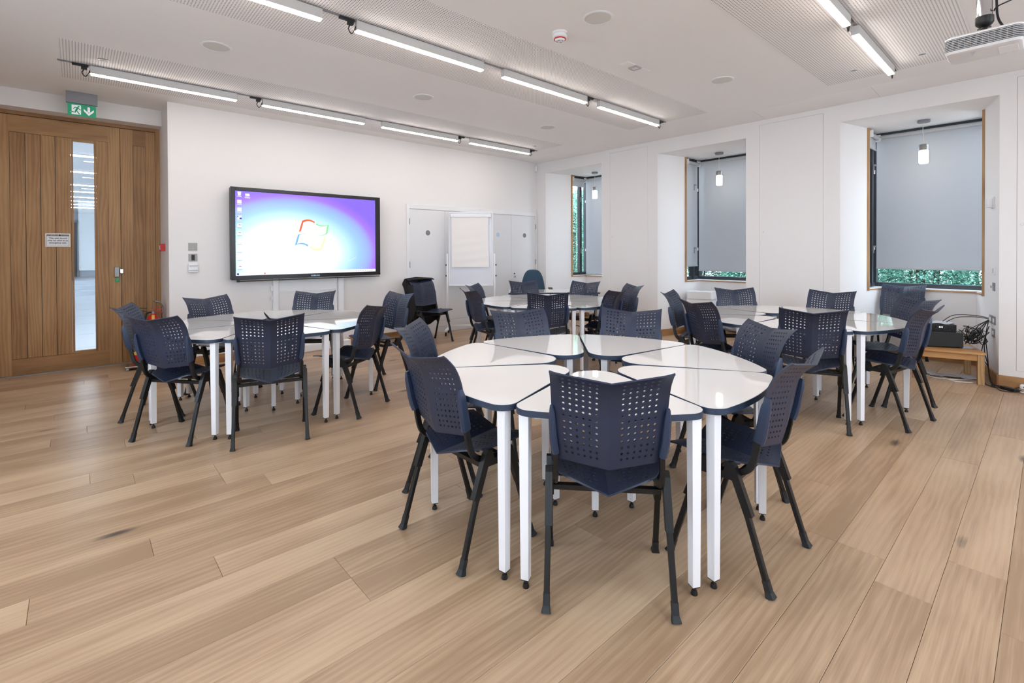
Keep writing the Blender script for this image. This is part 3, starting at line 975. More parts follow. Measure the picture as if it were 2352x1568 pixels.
for k in range(11):
    part('vent_rib', MB().box(-hx - 0.0002, -hx + 0.004, -0.125 + k * 0.025 - 0.001, -0.125 + k * 0.025 + 0.001, 0.02, 0.088), 'grey_plastic', pj)
part('foot', MB().add([(-0.012, -0.012, 0), (0.012, -0.012, 0), (0.012, 0.012, 0), (-0.012, 0.012, 0), (0.0, 0.004, -0.022)], [(0, 1, 4), (1, 2, 4), (2, 3, 4), (3, 0, 4), (3, 2, 1, 0)]), 'grey_plastic', pj, (-0.075, 0.04, 0.002))
part('lens_barrel', MB().lathe([(0.034, 0), (0.034, 0.02), (0.028, 0.024), (0.026, 0.012), (0, 0.010)], 24, (hx - 0.004, -0.05, 0.054), 'x', cap=False), 'black_gloss', pj)
part('lamp_cover', MB().box(-0.06, 0.07, -0.14, -0.06, -0.0025, 0.002, 0.001), 'white_gloss', pj)
part('mount_plate', MB().box(-0.055, 0.055, -0.055, 0.055, 0.104, 0.110, 0.002).box(-0.10, 0.10, -0.012, 0.012, 0.108, 0.114, 0.002).box(-0.012, 0.012, -0.11, 0.11, 0.108, 0.114, 0.002), 'black_plastic', pj)
part('swivel', MB().lathe([(0.034, 0.112), (0.022, 0.120), (0.018, 0.150), (0.030, 0.160), (0.038, 0.170), (0.042, 0.178), (0.042, 0.212)], 20), 'black_plastic', pj)
part('swivel_bolt', MB().lathe([(0.014, -0.03), (0.014, 0.03)], 12, (0, 0, 0.138), 'y'), 'brushed', pj)
part('pole', MB().lathe([(0.036, 0.205), (0.036, ZC - 2.522 - 0.01)], 24), 'chrome', pj)
part('ceiling_flange', MB().lathe([(0.075, ZC - 2.522 - 0.02), (0.075, ZC - 2.522)], 24), 'white_paint', pj)
part('power_cable', MB().tube(bez([(0.01, -0.045, 0.60), (0.012, -0.05, 0.30), (0.01, -0.055, 0.2), (0.0, -0.075, 0.14), (-0.02, -0.10, 0.115), (-0.03, -0.125, 0.11)], 8), 0.006, 8, up=(1, 0, 0)), 'cable_black', pj)
part('signal_cable', MB().tube(bez([(0.0, -0.04, 0.235), (-0.02, -0.06, 0.25), (0.03, -0.15, 0.30), (0.08, -0.25, 0.42), (0.10, -0.30, 0.525)], 8), 0.004, 8, up=(1, 0, 0)), 'cable_black', pj)

# exit sign hanging in front of the door head
ex = thing('exit_sign', 'green emergency exit sign with running man under a grey box', 'sign', (0.062, 7.245, ZC))
part('housing', MB().box(-0.132, 0.132, -0.022, 0.022, -0.125, 0.0, 0.003), 'grey_metal', ex)
pn = part('panel', MB().box(-0.119, 0.119, -0.004, 0.004, -0.262, -0.128), 'green_sign', ex)
def flat(name, polys, material, parent, y, mesh_t=0.0008):
    mb = MB()
    for pts in polys:
        n = len(pts)
        ar = sum(pts[i][0] * pts[(i + 1) % n][1] - pts[(i + 1) % n][0] * pts[i][1] for i in range(n))
        P_ = pts if ar > 0 else pts[::-1]
        k = len(mb.v)
        mb.v += [(p[0], y, p[1]) for p in P_] + [(p[0], y - mesh_t, p[1]) for p in P_]
        mb.f.append(tuple(k + i for i in range(n)))
        mb.f.append(tuple(k + n + i for i in reversed(range(n))))
        for i in range(n):
            j = (i + 1) % n
            mb.f.append((k + i, k + j, k + n + j, k + n + i))
        mb.sm += [False] * (n + 2)
    return part(name, mb, material, parent)
def limb(pts, wd):
    """thick polyline as quads"""
    out = []
    for (a, b) in zip(pts[:-1], pts[1:]):
        d = Vector((b[0] - a[0], b[1] - a[1])).normalized()
        n = Vector((-d.y, d.x)) * wd / 2
        e = d * wd * 0.3
        out.append([(a[0] - n.x - e.x, a[1] - n.y - e.y), (b[0] - n.x + e.x, b[1] - n.y + e.y), (b[0] + n.x + e.x, b[1] + n.y + e.y), (a[0] + n.x - e.x, a[1] + n.y - e.y)])
    return out
ZE = -0.195      # centre height of the panel
dw = [(-0.086, ZE + 0.052), (-0.008, ZE + 0.052), (-0.008, ZE - 0.045), (-0.018, ZE - 0.052), (-0.090, ZE - 0.052), (-0.086, ZE - 0.044)]
flat('doorway_symbol', [dw, [(-0.099, ZE - 0.028), (-0.086, ZE - 0.022), (-0.086, ZE - 0.032)]], 'sign_white', ex, -0.0042)
head = [(-0.028 + 0.0085 * cos(2 * pi * k / 14), ZE + 0.038 + 0.0085 * sin(2 * pi * k / 14)) for k in range(14)]
man = [head]
man += limb([(-0.033, ZE + 0.024), (-0.052, ZE - 0.010)], 0.017)                                  # torso
man += limb([(-0.036, ZE + 0.024), (-0.058, ZE + 0.026), (-0.072, ZE + 0.008)], 0.0075)           # arm behind
man += limb([(-0.032, ZE + 0.020), (-0.018, ZE + 0.006), (-0.006, ZE + 0.004)], 0.0075)           # arm ahead
man += limb([(-0.052, ZE - 0.008), (-0.056, ZE - 0.030), (-0.090, ZE - 0.024)], 0.0095)           # trailing leg
man += limb([(-0.048, ZE - 0.008), (-0.034, ZE - 0.026), (-0.022, ZE - 0.046)], 0.0095)           # leading leg
flat('running_man', man, 'green_sign', ex, -0.0054)
arrow = [[(0.046, ZE + 0.045), (0.068, ZE + 0.045), (0.068, ZE - 0.012), (0.046, ZE - 0.012)],
         [(0.014, ZE + 0.022), (0.057, ZE - 0.022), (0.057, ZE - 0.050), (0.014, ZE - 0.002)],
         [(0.100, ZE + 0.022), (0.057, ZE - 0.022), (0.057, ZE - 0.050), (0.100, ZE - 0.002)]]
flat('arrow', arrow, 'sign_white', ex, -0.0042)

# notice on the door
ns = thing('door_notice', 'white notice plate with a dark header fixed to the oak door', 'sign', (-0.157, YD + 0.008, 1.527))
part('plate', MB().box(-0.107, 0.107, -0.006, 0.0, -0.078, 0.078), 'white_paint', ns)
part('header', MB().box(-0.096, 0.096, -0.0068, -0.006, 0.047, 0.067), 'sign_dark', ns)
part('border_line', MB().box(-0.096, 0.096, -0.0066, -0.006, -0.068, -0.066).box(-0.096, -0.094, -0.0066, -0.006, -0.068, 0.047).box(0.094, 0.096, -0.0066, -0.006, -0.068, 0.047), 'sign_text', ns)
o = link('header_text', text_mesh('TONBRIDGE  SCHOOL', 0.0205, 'header_text'), 'white_paint', ns, (0, -0.0075, 0.057), FACE_S)
for k, s_ in enumerate(('This exit should', 'only be used as an', 'emergency exit.')):
    link('notice_text', text_mesh(s_, 0.0235, 'notice_text', bold=0.0006), 'sign_text', ns, (0, -0.0070, 0.022 - k * 0.0265), FACE_S)

# ================================================================== SCREEN WALL
tv = thing('wall_display', 'very large black framed display showing a blue purple computer desktop', 'display', (2.44, 6.85, 0))
TX0, TX1, TZ0, TZ1 = -1.005, 1.005, 1.029, 2.200
SX0, SX1, SZ0, SZ1 = -0.953, 0.930, 1.082, 2.152
part('chassis', MB().box(TX0 + 0.005, TX1 - 0.005, 0.012, 0.09, TZ0 + 0.005, TZ1 - 0.005, 0.006), 'black_plastic', tv)
bz = MB().box(TX0, SX0, -0.012, 0.02, TZ0, TZ1, 0.004).box(SX1, TX1, -0.012, 0.02, TZ0, TZ1, 0.004).box(SX0 - 0.004, SX1 + 0.004, -0.012, 0.02, TZ0, SZ0, 0.004).box(SX0 - 0.004, SX1 + 0.004, -0.012, 0.02, SZ1, TZ1, 0.004)
part('bezel', bz, 'black_gloss', tv)
def screen_mat():
    m = bpy.data.materials.new('desktop_wallpaper')
    m.use_nodes = True
    nt = m.node_tree
    nt.nodes.clear()
    g = NT(nt)
    tc = g.n('ShaderNodeTexCoord')
    sep = g.n('ShaderNodeSeparateXYZ')
    g.l(tc.outputs['Object'], sep.inputs[0])
    dx = g.math('DIVIDE', g.math('SUBTRACT', sep.outputs[0], -0.26), 1.32)
    dz = g.math('DIVIDE', g.math('SUBTRACT', sep.outputs[2], -0.26), 0.86)
    d = g.math('SQRT', g.math('ADD', g.math('MULTIPLY', dx, dx), g.math('MULTIPLY', dz, dz)))
    rp = g.n('ShaderNodeValToRGB')
    cr = rp.color_ramp
    cr.elements[0].position = 0.0
    cr.elements[0].color = (0.98, 1.0, 1.0, 1)
    cr.elements[1].position = 1.0
    cr.elements[1].color = (*lin((140, 110, 240)), 1)
    for p_, c_ in ((0.46, (244, 255, 255)), (0.58, (196, 240, 252)), (0.70, (160, 206, 244)), (0.82, (158, 178, 240)), (0.90, (166, 120, 250))):
        e = cr.elements.new(p_)
        e.color = (*lin(c_), 1)
    g.l(d, rp.inputs[0])
    em = g.n('ShaderNodeEmission')
    g.l(rp.outputs[0], em.inputs[0])
    em.inputs[1].default_value = 1.0
    gl = g.n('ShaderNodeBsdfGlossy')
    gl.inputs['Roughness'].default_value = 0.15
    gl.inputs[0].default_value = (0.03, 0.03, 0.03, 1)
    ad = g.n('ShaderNodeAddShader')
    g.l(em.outputs[0], ad.inputs[0])
    g.l(gl.outputs[0], ad.inputs[1])
    o = g.n('ShaderNodeOutputMaterial')
    g.l(ad.outputs[0], o.inputs[0])
    MATS['desktop_wallpaper'] = m
screen_mat()
ZS = (SZ0 + SZ1) / 2
scr = part('screen', MB().box(SX0, SX1, 0.0, 0.008, SZ0 - ZS, SZ1 - ZS), 'desktop_wallpaper', tv, (0, 0, ZS))
emissive('icon_white', (1, 1, 1), 1.0)
emissive('icon_blue', lin((70, 70, 170)), 1.0)
emissive('icon_grey', lin((150, 175, 200)), 1.0)
emissive('logo_red', lin((250, 110, 80)), 1.0)
emissive('logo_core', lin((255, 252, 238)), 1.0)
emissive('logo_yellow', lin((255, 240, 190)), 1.0)
emissive('logo_green', lin((150, 236, 170)), 1.0)
emissive('logo_blue', lin((130, 190, 236)), 1.0)
emissive('light_streak', lin((226, 246, 255)), 1.0)
def S(x, z):                 # world (x,z) -> screen-local
    return (x - 2.44, z - ZS)
def pane(pts, bulge_t, bulge_b):
    """four corners tl,tr,br,bl with curved top and bottom edges"""
    tl, tr, br, bl = pts
    o = []
    for k in range(9):
        t = k / 8
        o.append((tl[0] + (tr[0] - tl[0]) * t, tl[1] + (tr[1] - tl[1]) * t + bulge_t * 4 * t * (1 - t)))
    for k in range(9):
        t = k / 8
        o.append((br[0] + (bl[0] - br[0]) * t, br[1] + (bl[1] - br[1]) * t + bulge_b * 4 * t * (1 - t)))
    return o
def shrink(pts, f, c=None):
    cx_ = sum(p[0] for p in pts) / len(pts) if c is None else c[0]
    cz_ = sum(p[1] for p in pts) / len(pts) if c is None else c[1]
    return [(cx_ + (p[0] - cx_) * f, cz_ + (p[1] - cz_) * f) for p in pts]
lg = [('logo_red', [S(2.298, 1.803), S(2.470, 1.795), S(2.430, 1.640), S(2.255, 1.652)], 0.028, 0.018, S(2.432, 1.640)),
      ('logo_green', [S(2.492, 1.775), S(2.668, 1.768), S(2.645, 1.636), S(2.452, 1.632)], -0.022, -0.03, S(2.452, 1.632)),
      ('logo_blue', [S(2.243, 1.615), S(2.420, 1.612), S(2.373, 1.452), S(2.201, 1.467)], 0.016, 0.026, S(2.420, 1.612)),
      ('logo_yellow', [S(2.444, 1.598), S(2.628, 1.585), S(2.565, 1.415), S(2.400, 1.436)], -0.02, -0.026, S(2.444, 1.598))]
for (mname, cs, bt, bb, cc) in lg:
    pts = pane(cs, bt, bb)
    f = flat('logo_pane', [pts], mname, scr, -0.001)
    flat('logo_glow', [shrink(pts, 0.87, cc)], 'logo_core', scr, -0.002)
iy = [2.115, 2.012, 1.915, 1.815, 1.715, 1.617, 1.510, 1.405, 1.305, 1.19]
for k, z in enumerate(iy):
    x = 1.535
    pts = [S(x - 0.024, z + 0.026), S(x + 0.024, z + 0.026), S(x + 0.024, z - 0.020), S(x - 0.024, z - 0.020)]
    if k == 0:
        pts = [S(x - 0.022, z + 0.026), S(x + 0.022, z + 0.026), S(x + 0.015, z - 0.022), S(x - 0.015, z - 0.022)]
    flat('desktop_icon', [pts], 'icon_white', scr, -0.001)
    if k == 3:
        flat('desktop_icon', [[S(x, z), S(x + 0.024, z), S(x + 0.024, z - 0.02), S(x, z - 0.02)], [S(x - 0.024, z + 0.02), S(x - 0.008, z + 0.02), S(x - 0.024, z)]], 'icon_blue', scr, -0.002)
    elif k in (4, 5, 9):
        flat('desktop_icon', [[S(x - 0.012, z + 0.012), S(x + 0.016, z + 0.012), S(x + 0.016, z + 0.006), S(x - 0.012, z + 0.006)]], 'icon_blue', scr, -0.002)
    flat('icon_caption', [[S(x - 0.026, z - 0.028), S(x + 0.026, z - 0.028), S(x + 0.026, z - 0.034), S(x - 0.026, z - 0.034)]], 'icon_white' if k < 4 else 'icon_grey', scr, -0.001)
flat('desktop_icon', [[S(1.602, 2.122), S(1.650, 2.122), S(1.655, 2.094), S(1.602, 2.094)]], 'icon_white', scr, -0.001)
flat('icon_caption', [[S(1.605, 2.086), S(1.648, 2.086), S(1.648, 2.080), S(1.605, 2.080)], [S(1.595, 2.072), S(1.660, 2.072), S(1.660, 2.066), S(1.595, 2.066)]], 'icon_white', scr, -0.001)
flat('taskbar', [[S(SX0 + 2.44, SZ0 + 0.038), S(SX1 + 2.44, SZ0 + 0.038), S(SX1 + 2.44, SZ0), S(SX0 + 2.44, SZ0)]], 'icon_white', scr, -0.0008)
flat('start_button', [[S(1.512 + 0.014 * cos(2 * pi * k / 12), SZ0 + 0.019 + 0.014 * sin(2 * pi * k / 12)) for k in range(12)]], 'icon_blue', scr, -0.0016)
flat('tray_icons', [[S(3.06 + k * 0.035, SZ0 + 0.024), S(3.075 + k * 0.035, SZ0 + 0.024), S(3.075 + k * 0.035, SZ0 + 0.014), S(3.06 + k * 0.035, SZ0 + 0.014)] for k in range(8)], 'icon_grey', scr, -0.0016)
flat('task_icon', [[S(1.818, SZ0 + 0.03), S(1.832, SZ0 + 0.03), S(1.832, SZ0 + 0.008), S(1.818, SZ0 + 0.008)]], 'logo_red', scr, -0.0016)
st = []
for (p0, p1, p2) in (((2.40, 1.135), (2.66, 1.165), (2.82, 1.125)), ((2.70, 1.155), (2.92, 1.215), (3.06, 1.30)), ((2.64, 1.48), (2.78, 1.53), (2.88, 1.58))):
    cv = [((1 - t) ** 2 * p0[0] + 2 * t * (1 - t) * p1[0] + t * t * p2[0], (1 - t) ** 2 * p0[1] + 2 * t * (1 - t) * p1[1] + t * t * p2[1]) for t in [k / 8 for k in range(9)]]
    up_ = [S(x, z + 0.0025) for x, z in cv]
    st.append(up_ + [S(x, z - 0.0025) for x, z in reversed(cv)])
flat('light_streak', st, 'light_streak', scr, -0.001)
link('brand_text', text_mesh('SAMSUNG', 0.026, 'brand_text', bold=0.001), 'icon_grey', tv, (0.03, -0.0135, 1.052), FACE_S)
part('pen_tray', MB().box(TX0 + 0.07, TX1 - 0.02, -0.030, -0.012, TZ0 - 0.024, TZ0 - 0.012, 0.003).box(TX0 + 0.06, TX0 + 0.09, -0.034, 0.0, TZ0 - 0.030, TZ0 - 0.002, 0.003), 'black_plastic', tv)
# white lift columns under it
stand = thing('display_stand', 'white twin column floor stand carrying the large display', 'stand', (2.44, 6.957, 0))
for (x0, x1) in ((-0.49, -0.42), (0.37, 0.48)):
    part('column', MB().box(x0, x1, -0.015, 0.03, 0.10, 1.35, 0.004), 'white_paint', stand)
part('back_panel', MB().box(-0.42, 0.37, 0.008, 0.02, 0.30, 1.20), 'panel_white', stand)
part('cross_rail', MB().box(-0.42, 0.37, -0.006, 0.012, 0.83, 0.85).box(-0.42, 0.37, -0.006, 0.012, 0.94, 0.955), 'panel_white', stand)
part('base', MB().box(-0.55, 0.54, -0.11, 0.03, 0.0, 0.10, 0.01), 'white_paint', stand)
part('cable', MB().tube([(0.385, -0.018, 1.0), (0.385, -0.018, 0.6), (0.386, -0.018, 0.12)], 0.003, 6, up=(1, 0, 0)), 'cable_black', stand)
part('hinge', MB().box(-0.515, -0.492, -0.012, 0.006, 0.86, 0.93, 0.002).box(-0.515, -0.492, -0.012, 0.006, 0.74, 0.79, 0.002), 'white_paint', stand)

# built-in cupboards, each a frame with two leaves
def cupboard(x0, x1, split, label, discs, hinge_l, hinge_r):
    t = thing('wall_cupboard', label, 'cupboard', (0, YN, 0), 0, 'white built-in cupboards')
    zt = 2.154
    fr = MB().box(x0, x0 + 0.055, -0.022, 0, 0, zt, 0.003).box(x1 - 0.035, x1, -0.022, 0, 0, zt, 0.003).box(x0 + 0.055, x1 - 0.035, -0.022, 0, zt - 0.075, zt, 0.003)
    part('architrave', fr, 'white_paint', t)
    for (a, b, hs) in ((x0 + 0.058, split - 0.002, x0 + 0.052), (split + 0.002, x1 - 0.038, x1 - 0.032)):
        lf = part('leaf', MB().box(a, b, -0.010, 0, 0.21, zt - 0.079, 0.001), 'panel_white', t)
        for zz in (1.87, 1.165, 0.45):
            part('hinge', MB().lathe([(0.007, -0.05), (0.007, 0.05)], 8, (hs, -0.022, zz)), 'brushed', lf)
    part('plinth', MB().box(x0 + 0.055, x1 - 0.035, -0.012, 0, 0.0, 0.10).box(x0 + 0.055, x1 - 0.035, -0.018, 0, 0.10, 0.115).box(x0 + 0.055, x1 - 0.035, -0.014, 0, 0.115, 0.20), 'panel_white', t)
    for (dx, mname) in discs:
        part('door_disc', MB().lathe([(0.062, 0), (0.062, -0.0015), (0, -0.0016)], 28, (dx, -0.010, 1.69), 'y', cap=False), 'white_paint', t)
        part('door_disc_print', MB().lathe([(0.045, 0), (0.045, -0.0010), (0, -0.0011)], 28, (dx, -0.0116, 1.69), 'y', cap=False), mname, t)
    return t
cupboard(CUP0, 5.485, 4.72, 'white built-in cupboard behind the flip chart', [(4.378, 'disc_grey')], 0, 0)
c2 = cupboard(5.485, 6.932, 6.25, 'white built-in cupboard in the corner behind the teacher desk', [(5.914, 'disc_blue'), (6.60, 'disc_grey')], 0, 0)
part('lock', MB().lathe([(0.022, 0), (0.022, -0.012), (0.012, -0.03), (0, -0.032)], 16, (6.33, -0.01, 0.885), 'y', cap=False), 'chrome', c2)
part('escutcheon', MB().lathe([(0.014, 0), (0.014, -0.006), (0, -0.006)], 14, (6.325, -0.01, 0.945), 'y', cap=False), 'black_plastic', c2)

# switches by the display
sw = thing('room_controller', 'small square steel wall plate, topmost beside the display', 'switch', (1.056, YN, 1.447))
part('plate', MB().box(-0.046, 0.046, -0.008, 0, -0.046, 0.046, 0.002), 'steel_plate', sw)
part('button', MB().box(-0.016, 0.014, -0.012, -0.007, -0.030, -0.018, 0.002), 'grey_plastic', sw)
sw = thing('light_switch', 'steel wall switch with a black rocker beside the display', 'switch', (1.056, YN, 1.315))
part('plate', MB().box(-0.046, 0.046, -0.008, 0, -0.046, 0.046, 0.002), 'steel_plate', sw)
part('rocker', MB().box(-0.017, 0.017, -0.014, -0.007, -0.034, 0.034, 0.002), 'black_plastic', sw)
sw = thing('wall_box', 'white plastic wall box below the two steel switch plates', 'switch', (1.056, YN, 1.19))
part('case', MB().box(-0.050, 0.050, -0.035, 0, -0.055, 0.055, 0.008), 'white_gloss', sw)
part('cover_lip', MB().box(-0.046, 0.046, -0.040, -0.033, 0.020, 0.030, 0.002).box(-0.046, 0.046, -0.040, -0.033, -0.032, -0.024, 0.002), 'grey_plastic', sw)
cp = thing('call_point', 'red fire alarm call point on the door recess side', 'alarm', (XJ, 7.33, 1.44))
part('case', MB().box(-0.05, 0.0, -0.045, 0.045, -0.045, 0.045, 0.004), 'red_plastic', cp)
part('glass_face', MB().box(-0.053, -0.049, -0.03, 0.03, -0.028, 0.028, 0.001), 'white_paint', cp)
pr = thing('motion_sensor', 'white motion sensor high in the corner above the cupboards', 'sensor', (6.915, 6.965, 3.03), R(45))
part('case', MB().box(-0.028, 0.028, -0.02, 0.02, -0.055, 0.055, 0.008), 'white_gloss', pr)
part('lens', MB().box(-0.018, 0.018, -0.024, -0.018, -0.035, 0.020, 0.004), 'grey_plastic', pr)

# things on the splayed reveal beside the low table
ang = atan2(SPL, XB - XW)
def on_reveal(name, label, cat, x, z):
    y = ALC[2][0] + SPL * (x - XW) / (XB - XW)
    return thing(name, label, cat, (x, y, z), ang)
th = on_reveal('thermostat', 'white thermostat box on the bright alcove side wall', 'thermostat', 7.17, 1.86)
part('base', MB().box(-0.06, 0.06, 0, 0.012, -0.06, 0.06, 0.003), 'white_paint', th)
part('case', MB().box(-0.05, 0.05, 0.012, 0.05, -0.048, 0.048, 0.006), 'white_gloss', th)
s1 = on_reveal('blind_switch', 'white rocker switch above a steel switch on the alcove side wall', 'switch', 7.12, 1.15)
part('plate', MB().box(-0.045, 0.045, 0, 0.01, -0.042, 0.042, 0.002), 'white_paint', s1)
part('rocker', MB().box(-0.012, 0.012, 0.008, 0.014, -0.025, 0.025, 0.002), 'grey_plastic', s1)
s1 = on_reveal('dimmer_switch', 'steel switch with a small knob on the alcove side wall', 'switch', 7.12, 0.982)
part('plate', MB().box(-0.043, 0.043, 0, 0.008, -0.043, 0.043, 0.002), 'grey_metal', s1)
part('knob', MB().lathe([(0.012, 0), (0.010, 0.022), (0, 0.024)], 14, (0, 0.008, 0), 'y', cap=False), 'chrome', s1)
for (x, z, lb) in ((7.235, 0.632, 'steel data socket with black cables on the alcove side wall'), (7.11, 0.632, 'steel socket plate next to the data socket, nothing plugged in'), (7.13, 0.50, 'steel power socket with black plugs below the data sockets')):
    s1 = on_reveal('wall_socket', lb, 'socket', x, z)
    s1['group'] = 'alcove wall sockets'
    part('plate', MB().box(-0.055, 0.055, 0, 0.008, -0.043, 0.043, 0.002), 'grey_metal', s1)
    part('insert', MB().box(-0.03, 0.03, 0.006, 0.010, -0.02, 0.02, 0.001), 'white_paint', s1)

# ================================================================== FURNITURE
def shell(verts, faces, t):
    """give an open surface a thickness t along its vertex normals"""
    V = [Vector(v) for v in verts]
    N = [Vector((0, 0, 0)) for _ in V]
    for f in faces:
        n = Vector((0, 0, 0))
        for i in range(len(f)):
            a, b = V[f[i]], V[f[(i + 1) % len(f)]]
            n += a.cross(b)
        for i in f:
            N[i] += n
    nv = len(V)
    out = [tuple(v) for v in V] + [tuple(v - n.normalized() * t) for v, n in zip(V, N)]
    fs = [tuple(f) for f in faces] + [tuple(nv + i for i in reversed(f)) for f in faces]
    cnt = {}
    for f in faces:
        for i in range(len(f)):
            a, b = f[i], f[(i + 1) % len(f)]
            cnt[(a, b)] = 1
    for (a, b) in cnt:
        if (b, a) not in cnt:
            fs.append((b, a, nv + a, nv + b))
    return out, fs

def perforated(func, us, vs_, hole, hr):
    """surface func(u,v); us,vs_ grid lines; hole(i,j)->bool; hr(u,v) hole half sizes in (u,v)"""
    verts, faces, idx = [], [], {}
    def vid(u, v):
        key = (round(u, 6), round(v, 6))
        if key not in idx:
            idx[key] = len(verts)
            verts.append(func(u, v))
        return idx[key]
    for i in range(len(us) - 1):
        for j in range(len(vs_) - 1):
            c = [vid(us[i], vs_[j]), vid(us[i + 1], vs_[j]), vid(us[i + 1], vs_[j + 1]), vid(us[i], vs_[j + 1])]
            if hole(i, j):
                um, vm = (us[i] + us[i + 1]) / 2, (vs_[j] + vs_[j + 1]) / 2
                hu, hv = hr(um, vm)
                o = []
                for k in range(8):
                    a = R(-90 - 22.5 + 45 * k)      # starts at lower edge, left of middle
                    o.append(vid(um + hu * cos(a), vm + hv * sin(a)))
                # o[0],o[1] lower; o[2],o[3] right; o[4],o[5] upper; o[6],o[7] left
                faces += [(c[0], c[1], o[1], o[0]), (c[1], o[2], o[1]), (c[1], c[2], o[3], o[2]), (c[2], o[4], o[3]),
                          (c[2], c[3], o[5], o[4]), (c[3], o[6], o[5]), (c[3], c[0], o[7], o[6]), (c[0], o[0], o[7])]
            else:
                faces.append(tuple(c))
    return verts, faces

def interp(tab, t):
    """smooth interpolation in a table of (t, a, b...)"""
    for k in range(len(tab) - 1):
        if t <= tab[k + 1][0] or k == len(tab) - 2:
            t0, t1 = tab[k][0], tab[k + 1][0]
            s = (t - t0) / (t1 - t0)
            p0, p1, p2, p3 = tab[max(k - 1, 0)], tab[k], tab[k + 1], tab[min(k + 2, len(tab) - 1)]
            r = []
            for q in range(1, len(p1)):
                m1 = (p2[q] - p0[q]) / max(p2[0] - p0[0], 1e-6) * (t1 - t0)
                m2 = (p3[q] - p1[q]) / max(p3[0] - p1[0], 1e-6) * (t1 - t0)
                r.append((2 * s ** 3 - 3 * s * s + 1) * p1[q] + (s ** 3 - 2 * s * s + s) * m1 + (-2 * s ** 3 + 3 * s * s) * p2[q] + (s ** 3 - s * s) * m2)
            return r

BACK = [(0.0, -0.178, 0.535), (0.2, -0.199, 0.612), (0.42, -0.213, 0.70), (0.62, -0.228, 0.777), (0.80, -0.256, 0.842), (0.92, -0.287, 0.878), (1.0, -0.314, 0.898)]
BACKW = [(0.0, 0.196), (0.18, 0.210), (0.4, 0.216), (0.7, 0.220), (0.93, 0.222), (1.0, 0.224)]
def back_pt(u, v):
    yc, zc = interp(BACK, v)
    hw = interp(BACKW, v)[0]
    a = abs(u) ** 1.02
    fw = 0.043 - 0.016 * v
    up_ = 0.022 + 0.010 * v
    if v > 0.9:
        up_ += 0.004 * max(0, (abs(u) - 0.8) / 0.2) ** 2 * (v - 0.9) / 0.1
    return (u * hw, yc + fw * a, zc + up_ * a)
SEAT = [(0.0, -0.172, 0.437), (0.12, -0.120, 0.440), (0.35, -0.03, 0.445), (0.65, 0.08, 0.455), (0.88, 0.165, 0.463), (1.0, 0.205, 0.459)]
SEATW = [(0.0, 0.150), (0.10, 0.188), (0.3, 0.215), (0.6, 0.228), (0.9, 0.232), (1.0, 0.226)]
def seat_pt(u, v):
    yc, zc = interp(SEAT, v)
    hw = interp(SEATW, v)[0]
    a = abs(u) ** 1.02
    return (u * hw, yc + a * (0.04 * (1 - v) ** 2 + 0.022 * v * v), zc + (0.046 - 0.008 * v) * a)

def mirror_lines(pos):
    return [-p for p in reversed(pos) if p > 0] + [p for p in pos]

def crease(me):
    """keep the centre fold crisp"""
    at = me.attributes.get('sharp_edge') or me.attributes.new('sharp_edge', 'BOOLEAN', 'EDGE')
    for e in me.edges:
        if all(abs(me.vertices[i].co.x) < 1e-4 for i in e.vertices):
            at.data[e.index].value = True

